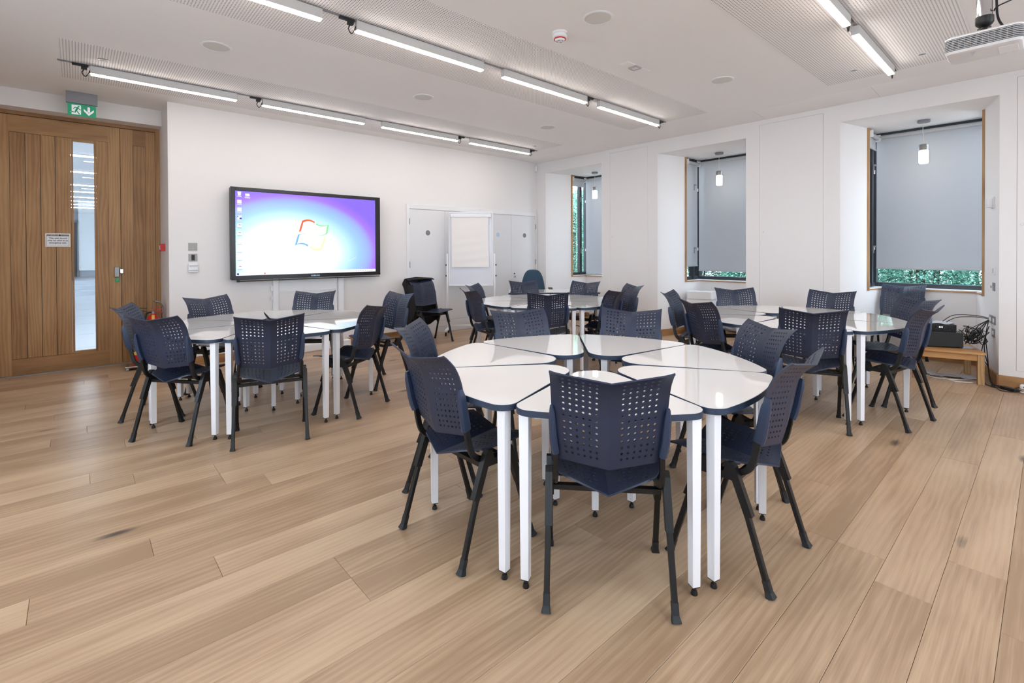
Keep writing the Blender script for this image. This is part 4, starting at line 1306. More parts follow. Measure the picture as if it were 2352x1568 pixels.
def build_chair(label):
    t = thing('perforated_chair', label, 'chair', (0, 0, 0), 0, 'navy perforated chairs')
    # backrest
    uu = [0.0, 0.05, 0.165] + [0.165 + 0.1133 * k for k in range(1, 7)] + [0.93, 1.0]
    us = mirror_lines(uu)
    nv = 14
    vv = [0.0, 0.035, 0.07] + [0.07 + (0.955 - 0.07) * k / nv for k in range(1, nv + 1)] + [0.985, 1.0]
    nu = len(us)
    def hole(i, j):
        c = abs((us[i] + us[i + 1]) / 2)
        return 0.165 < c < 0.845 and 2 <= j < 2 + nv
    vb, fb = perforated(back_pt, us, vv, hole, lambda u, v: (0.0054 / 0.217, 0.0056 / 0.40))
    # outer face (behind the sitter) is the reference; thickness goes towards the back
    vs2, fs2 = shell(vb, fb, 0.006)
    mb = MB().add(vs2, fs2, True)
    bo = part('backrest', mb, 'chair_plastic', t, sharp=38)
    crease(bo.data)
    # seat
    vv2 = [0.0, 0.05, 0.10] + [0.10 + 0.80 * k / 11 for k in range(1, 12)] + [0.955, 1.0]
    def hole2(i, j):
        c = abs((us[i] + us[i + 1]) / 2)
        return 0.165 < c < 0.845 and 2 <= j < 13 and j != 7
    vs3, fs3 = perforated(seat_pt, us, vv2, hole2, lambda u, v: (0.0060 / 0.215, 0.0062 / 0.38))
    vs3, fs3 = shell(vs3, fs3, 0.007)
    so = part('seat', MB().add(vs3, fs3, True), 'chair_plastic', t, sharp=38)
    crease(so.data)
    sect = [(0.015, 0.006), (0.012, 0.011), (-0.012, 0.011), (-0.015, 0.006), (-0.015, -0.006), (-0.012, -0.011), (0.012, -0.011), (0.015, -0.006)]
    for sg in (-1, 1):
        # moulded sleeve on the edge of the backrest
        pth = []
        for v in (0.09, 0.16, 0.25, 0.36, 0.47, 0.56):
            p = back_pt(sg * 0.975, v)
            pth.append((p[0] + sg * 0.004, p[1] - 0.008, p[2]))
        part('sleeve', MB().sweep(pth, [(0.010, 0.020), (-0.010, 0.020), (-0.014, 0.010), (-0.014, -0.014), (-0.006, -0.022), (0.006, -0.022), (0.014, -0.014), (0.014, 0.010)], up=(0, 1, 0), scales=[1.0, 1.05, 1.0, 0.95, 0.85, 0.45]), 'chair_sleeve', t)
        p0 = pth[0]
        tb = bez([(p0[0], p0[1] + 0.002, p0[2] + 0.01), (p0[0], p0[1] + 0.006, p0[2] - 0.03), (sg * 0.206, -0.128, 0.485), (sg * 0.205, -0.092, 0.450), (sg * 0.204, -0.035, 0.433), (sg * 0.204, 0.06, 0.428)], 5)
        part('back_tube', MB().sweep(tb, [(0.012, 0.009), (-0.012, 0.009), (-0.015, 0), (-0.012, -0.009), (0.012, -0.009), (0.015, 0)], up=(1, 0, 0)), 'chair_metal', t)
        # side bracket that carries both legs
        x0, x1 = (0.218, 0.247) if sg > 0 else (-0.247, -0.218)
        prof = [(-0.147, 0.292), (-0.117, 0.284), (-0.066, 0.418), (0.066, 0.418), (0.117, 0.284), (0.147, 0.292), (0.080, 0.474), (0.064, 0.490), (0.044, 0.487), (0.030, 0.448), (-0.030, 0.448), (-0.044, 0.487), (-0.064, 0.490), (-0.080, 0.474)]
        k = len(prof)
        vs4 = [(x0, p[0], p[1]) for p in prof] + [(x1, p[0], p[1]) for p in prof]
        bk = MB().add(vs4, [tuple(range(k)), tuple(reversed(range(k, 2 * k)))] + [(i, (i + 1) % k, k + (i + 1) % k, k + i) for i in range(k)])
        part('leg_bracket', bk, 'chair_metal', t)
        for fy in (-1, 1):
            top_, bot = (sg * 0.2325, fy * 0.100, 0.370), (sg * 0.2385, fy * 0.205, 0.028)
            lg_ = part('leg', MB().sweep([top_, bot], [(0.0115, 0.008), (0.008, 0.0115), (-0.008, 0.0115), (-0.0115, 0.008), (-0.0115, -0.008), (-0.008, -0.0115), (0.008, -0.0115), (0.0115, -0.008)], up=(0, 1, 0), smooth=False), 'chair_metal', t)
            dv = (Vector(bot) - Vector(top_)).normalized()
            f0 = Vector(bot) - dv * 0.035
            f1 = Vector(bot) + dv * 0.006
            f2 = Vector((sg * 0.240, fy * 0.216, 0.0))
            part('foot', MB().sweep([tuple(f0), tuple(f1), tuple(f2)], [(0.013, 0.010), (0.010, 0.013), (-0.010, 0.013), (-0.013, 0.010), (-0.013, -0.010), (-0.010, -0.013), (0.010, -0.013), (0.013, -0.010)], up=(0, 1, 0), smooth=False, scales=[1.0, 1.02, 1.4]), 'chair_foot', lg_)
    for yy in (-0.062, 0.062):
        part('crossbar', MB().sweep([(-0.214, yy, 0.412), (0.214, yy, 0.412)], [(0.014, 0.010), (-0.014, 0.010), (-0.014, -0.010), (0.014, -0.010)], smooth=False), 'chair_metal', t)
    return t

R1, R2, R3, R4 = 'of the open floor ring', 'of the oak door ring', 'of the teacher desk ring', 'of the window side ring'
# (mid of the backrest top, facing angle, ring, which side of the ring)
CH = [
    (1.416, 1.049, 41.6, R1, 'with its back to the empty open floor'),
    (1.117, 1.909, 1, R1, 'opposite the middle window'),
    (1.519, 2.679, -50, R1, 'nearest the oak door ring'),
    (2.503, 2.737, -108, R1, 'backing towards the screen'),
    (3.158, 2.150, -152, R1, 'backing towards the teacher desk'),
    (3.075, 1.112, 144, R1, 'backing onto the window side ring'),
    (2.268, 0.665, 92, R1, 'with its back under the projector'),
    (0.269, 5.280, -22, R2, 'backing towards the oak door'),
    (0.372, 4.225, 38, R2, 'backing onto the empty floor'),
    (0.969, 5.762, -68, R2, 'between the door recess and the screen'),
    (2.036, 5.617, -129, R2, 'standing before the screen stand'),
    (2.665, 4.771, -173, R2, 'nearest the chair with the jacket'),
    (1.963, 3.874, 124, R2, 'backing onto the open floor ring'),
    (1.000, 3.640, 74, R2, 'facing the screen squarely'),
    (3.396, 4.584, -12, R3, 'on the flip chart side'),
    (4.000, 5.290, -60, R3, 'nearest the flip chart'),
    (5.045, 5.382, -114, R3, 'right in front of the office chair'),
    (5.574, 4.572, -166, R3, 'before the empty half of the desk'),
    (5.492, 3.672, 153, R3, 'nearest the pier beside the desk alcove'),
    (4.643, 3.320, 96, R3, 'backing onto the window side ring'),
    (3.731, 3.586, 45, R3, 'facing the teacher desk squarely'),
    (4.824, 2.837, -77, R4, 'nearest the teacher desk ring'),
    (4.096, 2.146, -23, R4, 'backing onto the open floor ring'),
    (5.800, 2.529, -137, R4, 'beside the white bin'),
    (6.150, 1.604, -181, R4, 'backing onto the pier between two alcoves'),
    (5.760, 0.796, 136, R4, 'nearest the low oak table'),
    (4.850, 0.595, 80, R4, 'on the projector side'),
    (4.073, 1.187, 23, R4, 'facing the windows squarely'),
    (7.850, 1.262, 178, None, 'navy perforated chair against the wall under the window beside the low oak table'),
    (3.990, 6.615, -84, None, 'navy perforated chair with a black jacket over its backrest before the cupboards'),
]
proto = build_chair('x')
for i, (mx, my, a, ring, side_) in enumerate(CH):
    c = proto if i == 0 else copy_tree(proto)
    c.location = (mx + 0.295 * cos(R(a)), my + 0.295 * sin(R(a)), 0)
    c.rotation_euler = (0, 0, R(a - 90))
    if ring:
        c['label'] = 'navy perforated chair %s, %s' % (ring, side_)
        c['group'] = 'chairs around the petal table rings'
    else:
        c['label'] = side_
        del c['group']

# ---- petal tables
def petal_outline(ins=0.0):
    cr_, tr_ = 0.0712 - ins, 0.1290 - ins
    C1, C2, T = Vector((0.800, -0.3025)), Vector((0.800, 0.3025)), Vector((0.328, 0.0))
    pts = []
    # side tangent direction from tip circle to corner circle (upper side)
    d = C2 - T
    L = d.length
    base = atan2(d.y, d.x)
    off = math.acos((tr_ - cr_) / L)
    nu_ = base + off                      # normal angle of the upper tangent
    # tip arc from nu_ to 360-nu_
    for k in range(15):
        a = nu_ + (2 * pi - 2 * nu_) * k / 14
        pts.append((T.x + tr_ * cos(a), T.y + tr_ * sin(a)))
    # lower corner arc
    a0, a1 = -nu_, -0.19
    for k in range(11):
        a = a0 + (a1 - a0) * k / 10
        pts.append((C1.x + cr_ * cos(a), C1.y + cr_ * sin(a)))
    # bowed outer edge
    p, q = pts[-1], (C2.x + cr_ * cos(0.19), C2.y + cr_ * sin(0.19))
    for k in range(1, 16):
        t = k / 16
        pts.append((p[0] + (q[0] - p[0]) * t + 0.037 * 4 * t * (1 - t), p[1] + (q[1] - p[1]) * t))
    for k in range(11):
        a = 0.19 + (nu_ - 0.19) * k / 10
        pts.append((C2.x + cr_ * cos(a), C2.y + cr_ * sin(a)))
    return pts
TZ = 0.740
def build_petal():
    t = thing('petal_table', 'x', 'table', (0, 0, 0), 0, 'white petal tables')
    part('edge_band', MB().prism(petal_outline(0.0), TZ - 0.026, TZ - 0.0008, True), 'navy_edge', t, sharp=30)
    part('tabletop', MB().prism(petal_outline(0.0022), TZ - 0.0010, TZ, True), 'laminate', t, sharp=30)
    part('under_frame', MB().box(0.29, 0.80, -0.016, 0.016, TZ - 0.056, TZ - 0.026).box(0.770, 0.802, -0.30, 0.30, TZ - 0.056, TZ - 0.026), 'table_leg', t)
    for (x, y) in ((0.816, -0.336), (0.816, 0.336), (0.262, 0.0)):
        a = atan2(y, x)
        lg_ = part('leg', MB().add([(-0.0195 * s, -0.0195 * s2, z) if False else (sx * h_, sy * h_, z) for z, h_ in ((0.038, 0.0165), (TZ - 0.026, 0.0205)) for sx, sy in ((-1, -1), (1, -1), (1, 1), (-1, 1)) for s, s2 in ((1, 1),)],
                                   [(3, 2, 1, 0), (4, 5, 6, 7), (0, 1, 5, 4), (1, 2, 6, 5), (2, 3, 7, 6), (3, 0, 4, 7)]), 'table_leg', t, (x, y, 0), (0, 0, a * 0.8))
        part('foot', MB().box(-0.0165, 0.0165, -0.0165, 0.0165, 0.0345, 0.038).lathe([(0.013, 0), (0.014, 0.004), (0.010, 0.018), (0.006, 0.020), (0.005, 0.0345)], 12), 'black_plastic', lg_)
    return t
RINGS = [((2.176, 1.761), 18.4, 'in the open floor'), ((1.318, 4.784), 1.7, 'by the oak door'), ((4.528, 4.361), 15.0, 'by the teacher desk'), ((5.110, 1.698), 48.8, 'by the low oak table')]
def rel(ri, a):
    a = a % 360
    names = {0: {18: 'pointing at the middle window', 70: 'pointing at the flip chart', 121: 'pointing at the oak door', 173: 'on the empty floor side', 224: 'opposite the middle window', 276: 'on the projector side', 327: 'next to the window side ring'},
             1: {2: 'nearest the chair with the jacket', 53: 'before the screen stand', 105: 'before the switches', 156: 'nearest the oak door', 207: 'on the empty floor side', 259: 'facing away from the screen', 310: 'next to the open floor ring'},
             2: {15: 'before the middle of the desk', 66: 'before the office chair', 118: 'nearest the flip chart', 169: 'on the screen side', 220: 'opposite the teacher desk', 272: 'next to the window side ring', 324: 'nearest the white bin alcove'},
             3: {49: 'before the white bin', 100: 'next to the teacher desk ring', 152: 'towards the screen', 203: 'next to the open floor ring', 254: 'on the projector side', 306: 'nearest the low oak table', 357: 'before the pier between alcoves'}}[ri]
    return min(names.items(), key=lambda kv: min(abs(kv[0] - a), 360 - abs(kv[0] - a)))[1]
pt = build_petal()
first = True
for ri, ((cx_, cy_), th0, nm) in enumerate(RINGS):
    for k in range(7):
        a = th0 + k * 360 / 7
        o = pt if first else copy_tree(pt)
        first = False
        j = rnd.uniform(-0.0015, 0.0015)
        o.location = (cx_ + j * cos(R(a)), cy_ + j * sin(R(a)), 0)
        o.rotation_euler = (0, 0, R(a))
        o['label'] = 'white petal table %s, %s' % ((R1, R2, R3, R4)[ri], rel(ri, a))
        o['group'] = 'petal tables of the ring ' + nm
        if k == 0 and False:
            pass

# ---- teacher desk across the corner, with office chair
U = Vector((sin(yaw), -cos(yaw)))      # along the desk front
V_ = Vector((cos(yaw), sin(yaw)))      # away from the room
dk = thing('teacher_desk', 'long white desk with dark edge standing across the room corner', 'desk', (5.015, 5.671, 0), atan2(U.y, U.x))
DL, DD = 1.43, 0.64
part('desktop', MB().box(0.002, DL - 0.002, 0.002, DD - 0.002, 0.729, 0.731), 'laminate', dk)
part('edge_band', MB().box(0, DL, 0, DD, 0.703, 0.7295, 0.003), 'navy_edge', dk)
for x in (0.03, DL - 0.075):
    for yy in (0.03, DD - 0.075):
        part('leg', MB().box(x, x + 0.045, yy, yy + 0.045, 0.0, 0.703), 'table_leg', dk)
part('modesty_panel', MB().box(0.08, DL - 0.08, DD - 0.05, DD - 0.035, 0.40, 0.70), 'panel_white', dk)

oc = thing('office_chair', 'teal fabric office swivel chair with rounded back behind the desk', 'chair', (6.00, 6.12, 0), atan2(-V_.y, -V_.x) - pi / 2)
# local +y faces the room
def pad(w0, w1, h, th_, zc, yc, n=26, rx=0.0):
    mb = MB()
    rings = []
    for (dy, ins) in ((-th_ / 2, 0.02), (-th_ / 2 + 0.015, 0.004), (0, 0.0), (th_ / 2 - 0.015, 0.004), (th_ / 2, 0.02)):
        rg = []
        for k in range(n * 2):
            a = 2 * pi * k / (n * 2)
            ca, sa = cos(a), sin(a)
            ex_ = 0.55
            px_ = math.copysign(abs(ca) ** ex_, ca)
            pz_ = math.copysign(abs(sa) ** (0.8 if sa > 0 else ex_), sa)
            wd = (w0 + (w1 - w0) * (pz_ * 0.5 + 0.5)) - ins
            rg.append((px_ * wd, yc + dy + 0.05 * px_ * px_, zc + pz_ * (h - ins)))
        rings.append(rg)
    loft(mb, rings)
    return mb
part('backrest', pad(0.245, 0.165, 0.27, 0.07, 0.775, -0.24), 'teal_fabric', oc)
part('seat', MB().box(-0.23, 0.23, -0.21, 0.24, 0.44, 0.51, 0.03), 'teal_fabric', oc)
part('back_stem', MB().sweep(bez([(0, -0.28, 0.62), (0, -0.29, 0.48), (0, -0.2, 0.42), (0, 0, 0.42)], 5), [(0.03, 0.008), (-0.03, 0.008), (-0.03, -0.008), (0.03, -0.008)], up=(1, 0, 0)), 'black_plastic', oc)
part('gas_column', MB().lathe([(0.03, 0.10), (0.03, 0.26), (0.018, 0.26), (0.018, 0.44)], 16), 'black_plastic', oc)
base = MB()
for k in range(5):
    a = 2 * pi * k / 5
    base.sweep([(0, 0, 0.12), (0.15 * cos(a), 0.15 * sin(a), 0.105), (0.29 * cos(a), 0.29 * sin(a), 0.075)], [(0.02, 0.014), (-0.02, 0.014), (-0.02, -0.014), (0.02, -0.014)], scales=[1.2, 1, 0.7])
part('star_base', base, 'black_plastic', oc)
for k in range(5):
    a = 2 * pi * k / 5
    part('caster', MB().lathe([(0.028, -0.02), (0.03, 0), (0.028, 0.02)], 14, (0, 0, 0.03), 'y').box(-0.008, 0.008, -0.008, 0.008, 0.03, 0.075), 'black_plastic', oc, (0.29 * cos(a), 0.29 * sin(a), 0), (0, 0, a))
for sg in (-1, 1):
    arm = MB().sweep(bez([(sg * 0.22, 0.0, 0.45), (sg * 0.29, 0.0, 0.46), (sg * 0.30, -0.03, 0.60), (sg * 0.30, -0.02, 0.695)], 5), [(0.018, 0.01), (-0.018, 0.01), (-0.018, -0.01), (0.018, -0.01)], up=(0, 1, 0))
    arm.sweep(bez([(sg * 0.30, -0.14, 0.715), (sg * 0.30, 0.0, 0.722), (sg * 0.30, 0.12, 0.705)], 5), [(0.035, 0.008), (0.025, 0.016), (-0.025, 0.016), (-0.035, 0.008), (-0.03, -0.012), (0.03, -0.012)], up=(0, 0, 1))
    part('armrest', arm, 'black_plastic', oc)

# ---- flip chart facing the room
fc = thing('flip_chart', 'white mobile flip chart board with a paper pad and caster feet', 'flip chart', (4.643 + U.x * 0.373, 6.758 + U.y * 0.373, 0), atan2(U.y, U.x))
HB = 0.373
part('board', MB().box(-HB + 0.012, HB - 0.012, 0, 0.018, 0.81, 2.03), 'white_board', fc)
part('board_frame', MB().box(-HB, -HB + 0.022, -0.012, 0.022, 0.80, 2.04, 0.004).box(HB - 0.022, HB, -0.012, 0.022, 0.80, 2.04, 0.004).box(-HB + 0.02, HB - 0.02, -0.012, 0.022, 0.80, 0.82, 0.004).box(-HB + 0.02, HB - 0.02, -0.012, 0.022, 2.02, 2.04, 0.004), 'white_paint', fc)
part('pad_clamp', MB().box(-HB + 0.03, HB - 0.03, -0.035, -0.002, 1.945, 2.005, 0.010), 'white_gloss', fc)
pm = MB()
n1, n2 = 14, 22
pv, pf = [], []
for j in range(n2 + 1):
    for i in range(n1 + 1):
        x = -0.318 + 0.610 * i / n1
        z = 1.945 - 0.83 * j / n2
        bow = 0.012 * (j / n2) ** 2 + 0.004 * sin(j * 1.7 + i * 0.25) * (j / n2)
        pv.append((x + 0.012 * (j / n2) * (i / n1), -0.018 - bow, z))
for j in range(n2):
    for i in range(n1):
        a = j * (n1 + 1) + i
        pf.append((a, a + n1 + 1, a + n1 + 2, a + 1))
pv, pf = shell(pv, pf, -0.008)
part('paper_pad', MB().add(pv, pf, True), 'paper', fc)
for sg in (-1, 1):
    x = sg * (HB + 0.022)
    part('post', MB().box(x - 0.014, x + 0.014, -0.01, 0.018, 0.07, 1.34, 0.003), 'white_paint', fc)
    part('clamp_knob', MB().lathe([(0.014, 0), (0.014, sg * 0.02), (0, sg * 0.022)], 12, (x + sg * 0.012, 0.004, 1.15), 'x', cap=False).lathe([(0.014, 0), (0.014, sg * 0.02), (0, sg * 0.022)], 12, (x + sg * 0.012, 0.004, 0.97), 'x', cap=False), 'black_plastic', fc)
    ft = part('foot_bar', MB().box(x - 0.02, x + 0.02, -0.26, 0.12, 0.065, 0.095, 0.004), 'white_paint', fc)
    for yy in (-0.235, 0.095):
        part('caster', MB().lathe([(0.026, -0.012), (0.028, 0), (0.026, 0.012)], 14, (x, yy, 0.028), 'x').box(x - 0.012, x + 0.012, yy - 0.012, yy + 0.012, 0.03, 0.066), 'black_plastic', ft)
part('cross_rail', MB().box(-HB - 0.02, HB + 0.02, -0.004, 0.012, 0.13, 0.155), 'white_paint', fc)
part('pen_tray', MB().box(-0.25, 0.12, -0.05, -0.010, 0.795, 0.805, 0.002), 'grey_plastic', fc)

# ---- black jacket over the chair by the cupboards
mx, my, a = 3.990, 6.615, -84
jx, jy = mx + 0.295 * cos(R(a)), my + 0.295 * sin(R(a))
jk = thing('black_jacket', 'black jacket draped over the backrest of the chair before the cupboards', 'jacket', (jx, jy, 0), R(a - 90))
# local: chair faces +y ; wrap a folded sheet over the backrest, open on the front right wing
wrap = [(0.015, -0.200, 0), (0.09, -0.185, 0), (0.18, -0.165, 0), (0.250, -0.165, 0), (0.275, -0.23, 0), (0.225, -0.318, 0), (0.10, -0.352, 0), (0.0, -0.358, 0), (-0.10, -0.352, 0), (-0.205, -0.318, 0), (-0.262, -0.265, 0), (-0.268, -0.215, 0), (-0.248, -0.190, 0)]
NW, NH = 48, 26
pv, pf = [], []
cw = bez([(p[0], p[1], 0) for p in wrap], 6)
for j in range(NH + 1):
    s = j / NH
    for i in range(NW + 1):
        p = cw[int(i / NW * (len(cw) - 1))]
        lean = interp(BACK, max(0.0, min(1.0, (0.96 - 0.62 * s - 0.535) / 0.363)))[0] + 0.2
        topz = 0.968 - 0.02 * abs(p[0]) / 0.26
        low = 0.25 + 0.04 * sin(i * 0.5) if p[1] < -0.2 else 0.30 - 0.1 * max(0, -p[0])
        z = topz + (low - topz) * s
        f = 0.010 * sin(i * 0.9 + s * 4) * s + 0.006 * sin(i * 2.1 - s * 7)
        # gather over the top edge
        g_ = max(0, 1 - s / 0.10)
        y_mid = -0.305
        yy = p[1] + lean * (1 if s < 0.75 else 0.8)
        if g_ > 0:
            yy = yy * (1 - g_ * 0.55) + (y_mid) * g_ * 0.55
            z += 0.012 * g_
        pv.append((p[0] * (1 - 0.05 * g_ + 0.06 * s) + f * 0.5, yy + f, z))
for j in range(NH):
    for i in range(NW):
        q = j * (NW + 1) + i
        pf.append((q, q + 1, q + NW + 2, q + NW + 1))
pv, pf = shell(pv, pf, 0.008)
part('drape', MB().add(pv, pf, True), 'black_cloth', jk, sharp=60)
tv_, tf_ = [], []
for j in range(3):
    for i in range(13):
        x = -0.25 + 0.5 * i / 12
        yb = back_pt(max(-1, min(1, x / 0.22)), 1.0)[1]
        tv_.append((x, yb + (-0.045, 0.0, 0.045)[j], 0.972 - 0.02 * (j != 1) - 0.014 * (abs(x) / 0.25) ** 2))
for j in range(2):
    for i in range(12):
        q = j * 13 + i
        tf_.append((q, q + 1, q + 14, q + 13))
tv_, tf_ = shell(tv_, tf_, 0.01)
part('collar_fold', MB().add(tv_, tf_, True), 'black_cloth', jk, sharp=60)
part('sleeve', MB().tube(bez([(0.245, -0.20, 0.86), (0.262, -0.15, 0.72), (0.262, -0.12, 0.56), (0.27, -0.12, 0.36)], 5), 0.045, 10, up=(1, 0, 0), scales=None), 'black_cloth', jk)

# ---- extinguishers on a chrome stand beside the door
es = thing('extinguisher_stand', 'chrome tubular stand for fire extinguishers beside the oak door', 'stand', (0.60, 7.28, 0))
for dx in (-0.05, 0.02, 0.09):
    part('hoop', MB().tube(bez([(0.182, dx, 0.045), (0.182, dx, 0.35), (0.182, dx, 0.67), (0.172, dx, 0.735), (0.145, dx, 0.772), (0.10, dx, 0.785)], 6), 0.009, 10, up=(0, 1, 0)), 'chrome', es)
part('base_tray', MB().box(-0.19, 0.195, -0.11, 0.12, 0.03, 0.0495, 0.006), 'chrome', es)
for dx in (-0.17, 0.17):
    for dy in (-0.09, 0.10):
        part('caster', MB().lathe([(0.018, -0.012), (0.02, 0), (0.018, 0.012)], 12, (dx, dy, 0.0195), 'x'), 'grey_plastic', es)
def ext(x, y, h, rr, label, lever):
    t = thing('fire_extinguisher', label, 'fire extinguisher', (x, y, 0.05), 0, 'fire extinguishers by the door')
    part('cylinder', MB().lathe([(rr * 0.9, 0), (rr, 0.015), (rr, h - 0.09), (rr * 0.93, h - 0.055), (rr * 0.7, h - 0.02), (0.03, h), (0.024, h + 0.02)], 24), 'red_paint', t)
    part('valve', MB().lathe([(0.022, h + 0.018), (0.022, h + 0.05), (0.012, h + 0.055), (0.012, h + 0.07)], 14), 'brushed', t)
    lv = MB().sweep([(-0.02, 0, h + 0.062), (0.03, -0.01, h + 0.078), (0.085, -0.02, h + 0.070)], [(0.011, 0.004), (-0.011, 0.004), (-0.011, -0.004), (0.011, -0.004)])
    lv.sweep([(-0.02, 0, h + 0.045), (0.04, -0.01, h + 0.042), (0.085, -0.02, h + 0.030)], [(0.011, 0.004), (-0.011, 0.004), (-0.011, -0.004), (0.011, -0.004)])
    part('lever', lv, lever, t)
    part('hose', MB().tube(bez([(-0.02, -0.01, h + 0.04), (-0.07, -0.02, h + 0.02), (-rr - 0.015, -0.03, h - 0.12), (-rr - 0.012, -0.03, h * 0.45)], 6), 0.010, 8, up=(0, 1, 0)), 'black_plastic', t)
    part('tag', MB().box(-0.02, 0.008, -rr * 0.5 - 0.03, -rr * 0.5 - 0.027, h - 0.07, h + 0.01, 0.0), 'yellow_label', t)
    part('instruction_label', MB().lathe([(rr + 0.0008, 0.12), (rr + 0.0008, h * 0.62)], 24, cap=False), 'yellow_label', t)
ext(0.540, 7.27, 0.59, 0.060, 'slim red fire extinguisher with black lever and yellow tag', 'black_plastic')
ext(0.685, 7.26, 0.57, 0.070, 'stout red fire extinguisher with red lever', 'red_plastic')

# ---- white bin in the middle alcove
bn = thing('recycling_bin', 'white recycling box with an oval opening in its lid under the middle window', 'bin', (7.56, 3.80, 0), R(12))
part('body', MB().box(-0.17, 0.17, -0.20, 0.20, 0.0, 0.60, 0.012), 'white_paint', bn)
lid = MB()
ov = [(0.06 * cos(2 * pi * k / 24), 0.13 * sin(2 * pi * k / 24)) for k in range(24)]
sq = []
for k in range(24):
    a = 2 * pi * k / 24
    c_, s_ = cos(a), sin(a)
    m_ = max(abs(c_) / 0.18, abs(s_) / 0.21)
    sq.append((c_ / m_, s_ / m_))
for (za, zb) in ((0.715, 0.715),):
    vs_ = [(x, y, 0.715) for x, y in sq] + [(x, y, 0.722) for x, y in ov] + [(x, y, 0.64) for x, y in ov] + [(x, y, 0.60) for x, y in sq]
    fs = []
    for i in range(24):
        j = (i + 1) % 24
        fs += [(i, j, 24 + j, 24 + i), (24 + i, 24 + j, 48 + j, 48 + i), (i, 72 + i, 72 + j, j)]
    lid.add(vs_, fs)
part('lid', lid, 'white_gloss', bn)
part('opening', MB().add([(x, y, 0.645) for x, y in ov], [tuple(range(24))]), 'black_plastic', bn)

# ---- low oak table in the last alcove with black equipment and cables
ta = atan2(-0.95, 0.31)
lt = thing('low_table', 'low square oak side table standing in the window alcove', 'table', (7.00, 0.80, 0), R(-74))
TH = 0.325
part('tabletop', MB().box(-0.29, 0.29, -0.29, 0.29, TH - 0.022, TH, 0.003), 'table_oak', lt)
for sy in (-1, 1):
    part('apron', MB().box(-0.25, 0.25, sy * 0.262 - 0.010, sy * 0.262 + 0.010, TH - 0.085, TH - 0.022), 'table_oak', lt)
    part('apron', MB().box(sy * 0.262 - 0.010, sy * 0.262 + 0.010, -0.25, 0.25, TH - 0.085, TH - 0.022), 'table_oak', lt)
    for sx in (-1, 1):
        part('leg', MB().box(sx * 0.255 - 0.026, sx * 0.255 + 0.026, sy * 0.255 - 0.026, sy * 0.255 + 0.026, 0, TH - 0.022, 0.002), 'trim_oak', lt)
am = thing('amplifier', 'wide black amplifier box on the low oak table', 'amplifier', (7.02, 0.86, TH), R(-62))
part('case', MB().box(-0.185, 0.185, -0.15, 0.15, 0.008, 0.165, 0.004), 'amp_black', am)
for sx in (-1, 1):
    for sy in (-1, 1):
        part('foot', MB().lathe([(0.014, 0), (0.014, 0.008)], 10, (sx * 0.15, sy * 0.12, 0)), 'black_plastic', am)
part('faceplate', MB().box(-0.183, 0.183, -0.156, -0.15, 0.012, 0.161, 0.002), 'amp_black', am)
rc = thing('control_unit', 'smaller black ribbed unit with lights stacked on the amplifier', 'electronics', (7.03, 0.87, TH + 0.165), R(-62))
part('case', MB().box(-0.15, 0.15, -0.12, 0.12, 0.0, 0.075, 0.003), 'black_plastic', rc)
for k in range(22):
    part('rib', MB().box(-0.142 + k * 0.0132, -0.142 + k * 0.0132 + 0.005, -0.124, -0.119, 0.006, 0.068), 'black_gloss', rc)
part('indicator', MB().box(-0.004, 0.004, -0.1255, -0.1235, 0.040, 0.056).box(0.010, 0.016, -0.1255, -0.1235, 0.040, 0.056).box(0.022, 0.028, -0.1255, -0.1235, 0.040, 0.056), 'icon_white', rc)
def sheet(name, label, loc, rz, w_, d_, seed, material, h=0.01):
    q = random.Random(seed)
    vv_, ff_ = [], []
    n_ = 8
    hs = [[q.uniform(0, h) for _ in range(n_ + 1)] for _ in range(n_ + 1)]
    for j in range(n_ + 1):
        for i in range(n_ + 1):
            vv_.append((-w_ / 2 + w_ * i / n_ + q.uniform(-0.004, 0.004), -d_ / 2 + d_ * j / n_ + q.uniform(-0.004, 0.004), 0.002 + hs[j][i]))
    for j in range(n_):
        for i in range(n_):
            a_ = j * (n_ + 1) + i
            ff_.append((a_, a_ + 1, a_ + n_ + 2, a_ + n_ + 1))
    vv_, ff_ = shell(vv_, ff_, 0.0015)
    o = part(name, MB().add(vv_, ff_, True), material, None, loc, (0, 0, rz), sharp=60)
    return tag(o, label, 'sleeve')
sheet('plastic_sleeve', 'crumpled clear plastic sleeve lying on the stacked black unit', (7.03, 0.87, TH + 0.241), R(-55), 0.30, 0.22, 3, 'sleeve_plastic', 0.018)
sheet('plastic_sleeve', 'small clear plastic sleeve on the low oak table beside the amplifier', (7.06, 0.61, TH), R(-50), 0.14, 0.12, 4, 'sleeve_plastic', 0.008)
sheet('plastic_sleeve', 'grey plastic sleeve lying on the floor under the low oak table', (7.02, 0.72, 0.001), R(-70), 0.40, 0.16, 5, 'sleeve_plastic', 0.02)

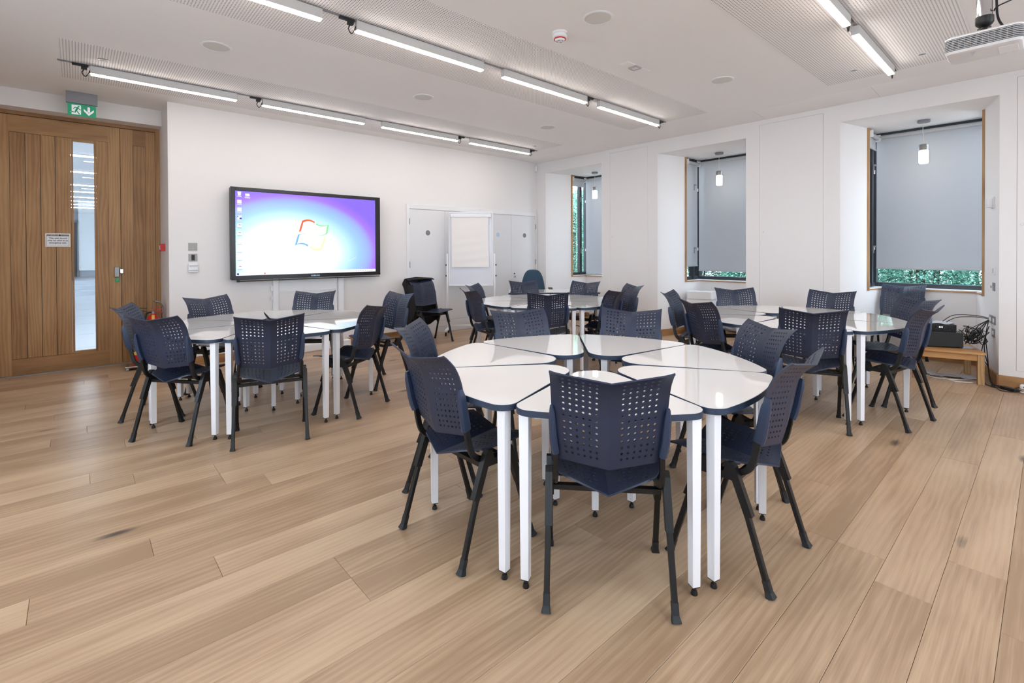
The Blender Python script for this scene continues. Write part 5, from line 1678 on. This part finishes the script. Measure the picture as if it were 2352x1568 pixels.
def cable(label, pts, r_, material, cat='cable', group=None, n=8):
    o = part('cable', MB().tube(bez(pts, n), r_, 6, up=(0.3, 0.2, 1)), material)
    return tag(o, label, cat, group)
q = random.Random(21)
SOCK = Vector((7.235, 0.445, 0.63))
PSOC = Vector((7.13, 0.425, 0.49))
gap = Vector((7.16, 0.62, 0.44))
cable('black cable arching from the stacked unit to the data socket', [(7.05, 0.80, 0.59), (7.14, 0.72, 0.655), (7.22, 0.56, 0.66), (7.24, 0.452, 0.64)], 0.004, 'cable_black', 'cable', 'alcove cables')
cable('second black cable arching from the stacked unit to the data socket', [(7.04, 0.77, 0.585), (7.13, 0.69, 0.635), (7.21, 0.54, 0.645), (7.235, 0.452, 0.63)], 0.004, 'cable_black', 'cable', 'alcove cables')
lab = ['tangled black cable between the amplifier and the sockets']
for k in range(13):
    s0 = Vector((7.10 + q.uniform(-0.05, 0.10), 0.66 + q.uniform(-0.03, 0.03), q.uniform(0.36, 0.52)))
    pts = [s0]
    for m_ in range(q.randint(4, 6)):
        pts.append(Vector((7.13 + q.uniform(-0.09, 0.09), 0.555 + q.uniform(-0.065, 0.075), 0.44 + q.uniform(-0.09, 0.11))))
    end = [Vector((7.235, 0.455, 0.62)), Vector((7.13, 0.44, 0.50)), Vector((7.16, 0.455, 0.40))][k % 3]
    pts.append(end)
    cable(lab[0], [tuple(p) for p in pts], 0.0032 + 0.001 * (k % 2), 'cable_black', 'cable', 'tangled alcove cables', 7)
for k, (dx, dz) in enumerate(((0.0, 0.0), (-0.03, 0.04), (-0.05, -0.02))):
    cable('black cable dropping from the socket to the floor beside the low oak table', [(7.22 - k * 0.04, 0.452 - k * 0.006, 0.62 - k * 0.06), (7.17 + dx, 0.47, 0.45), (7.12 + dx, 0.455 + 0.02 * k, 0.28 + dz), (7.14 + dx, 0.448, 0.15), (7.02 + dx, 0.43, 0.05 + 0.01 * k), (6.93 + dx, 0.40, 0.008), (6.84 + dx, 0.36 - 0.03 * k, 0.006)], 0.0045, 'cable_black', 'cable', 'alcove drop cables')
fl = [[(6.93, 0.46, 0.006), (6.84, 0.44, 0.006), (6.76, 0.38, 0.006), (6.80, 0.31, 0.012), (6.88, 0.34, 0.006), (6.82, 0.41, 0.010), (6.76, 0.33, 0.006), (6.84, 0.26, 0.006), (6.90, 0.21, 0.010)],
      [(6.86, 0.40, 0.006), (6.74, 0.36, 0.006), (6.66, 0.335, 0.006), (6.64, 0.29, 0.006), (6.68, 0.24, 0.006), (6.76, 0.25, 0.010)],
      [(6.78, 0.28, 0.006), (6.80, 0.23, 0.006), (6.76, 0.19, 0.006), (6.70, 0.20, 0.008)]]
for k, p_ in enumerate(fl):
    cable('looped black cable lying on the floor before the low oak table', p_, 0.004, 'cable_black', 'cable', 'floor cables')
cable('white cable looped on the floor under the low oak table', [(6.95, 0.60, 0.006), (6.86, 0.70, 0.006), (6.82, 0.82, 0.006), (6.90, 0.92, 0.006), (7.00, 0.93, 0.012), (6.96, 0.84, 0.006), (6.84, 0.76, 0.012), (6.78, 0.68, 0.006), (6.80, 0.60, 0.006), (6.84, 0.54, 0.006)], 0.005, 'cable_white')
ad = thing('power_adapter', 'black laptop power adapter lying on the floor by the baseboard', 'adapter', (6.735, 0.275, 0.0), R(-128))
part('brick', MB().box(-0.065, 0.065, -0.026, 0.026, 0.0, 0.032, 0.005), 'black_plastic', ad)
part('strain_relief', MB().tube([(0.065, 0, 0.016), (0.10, 0, 0.014)], 0.007, 8), 'black_plastic', ad)
part('plug_tip', MB().tube([(0.10, 0, 0.014), (0.135, 0, 0.012)], 0.010, 8), 'chrome', ad)
pg = thing('mains_plug', 'white three pin mains socket end lying by the baseboard', 'plug', (6.900, 0.17, 0.0), R(-100))
part('body', MB().box(-0.04, 0.04, -0.03, 0.03, 0.0, 0.045, 0.012), 'white_gloss', pg)
part('pin_slot', MB().box(-0.012, -0.006, -0.0305, -0.029, 0.02, 0.03).box(0.006, 0.012, -0.0305, -0.029, 0.02, 0.03).box(-0.003, 0.003, -0.0305, -0.029, 0.012, 0.018), 'black_plastic', pg)
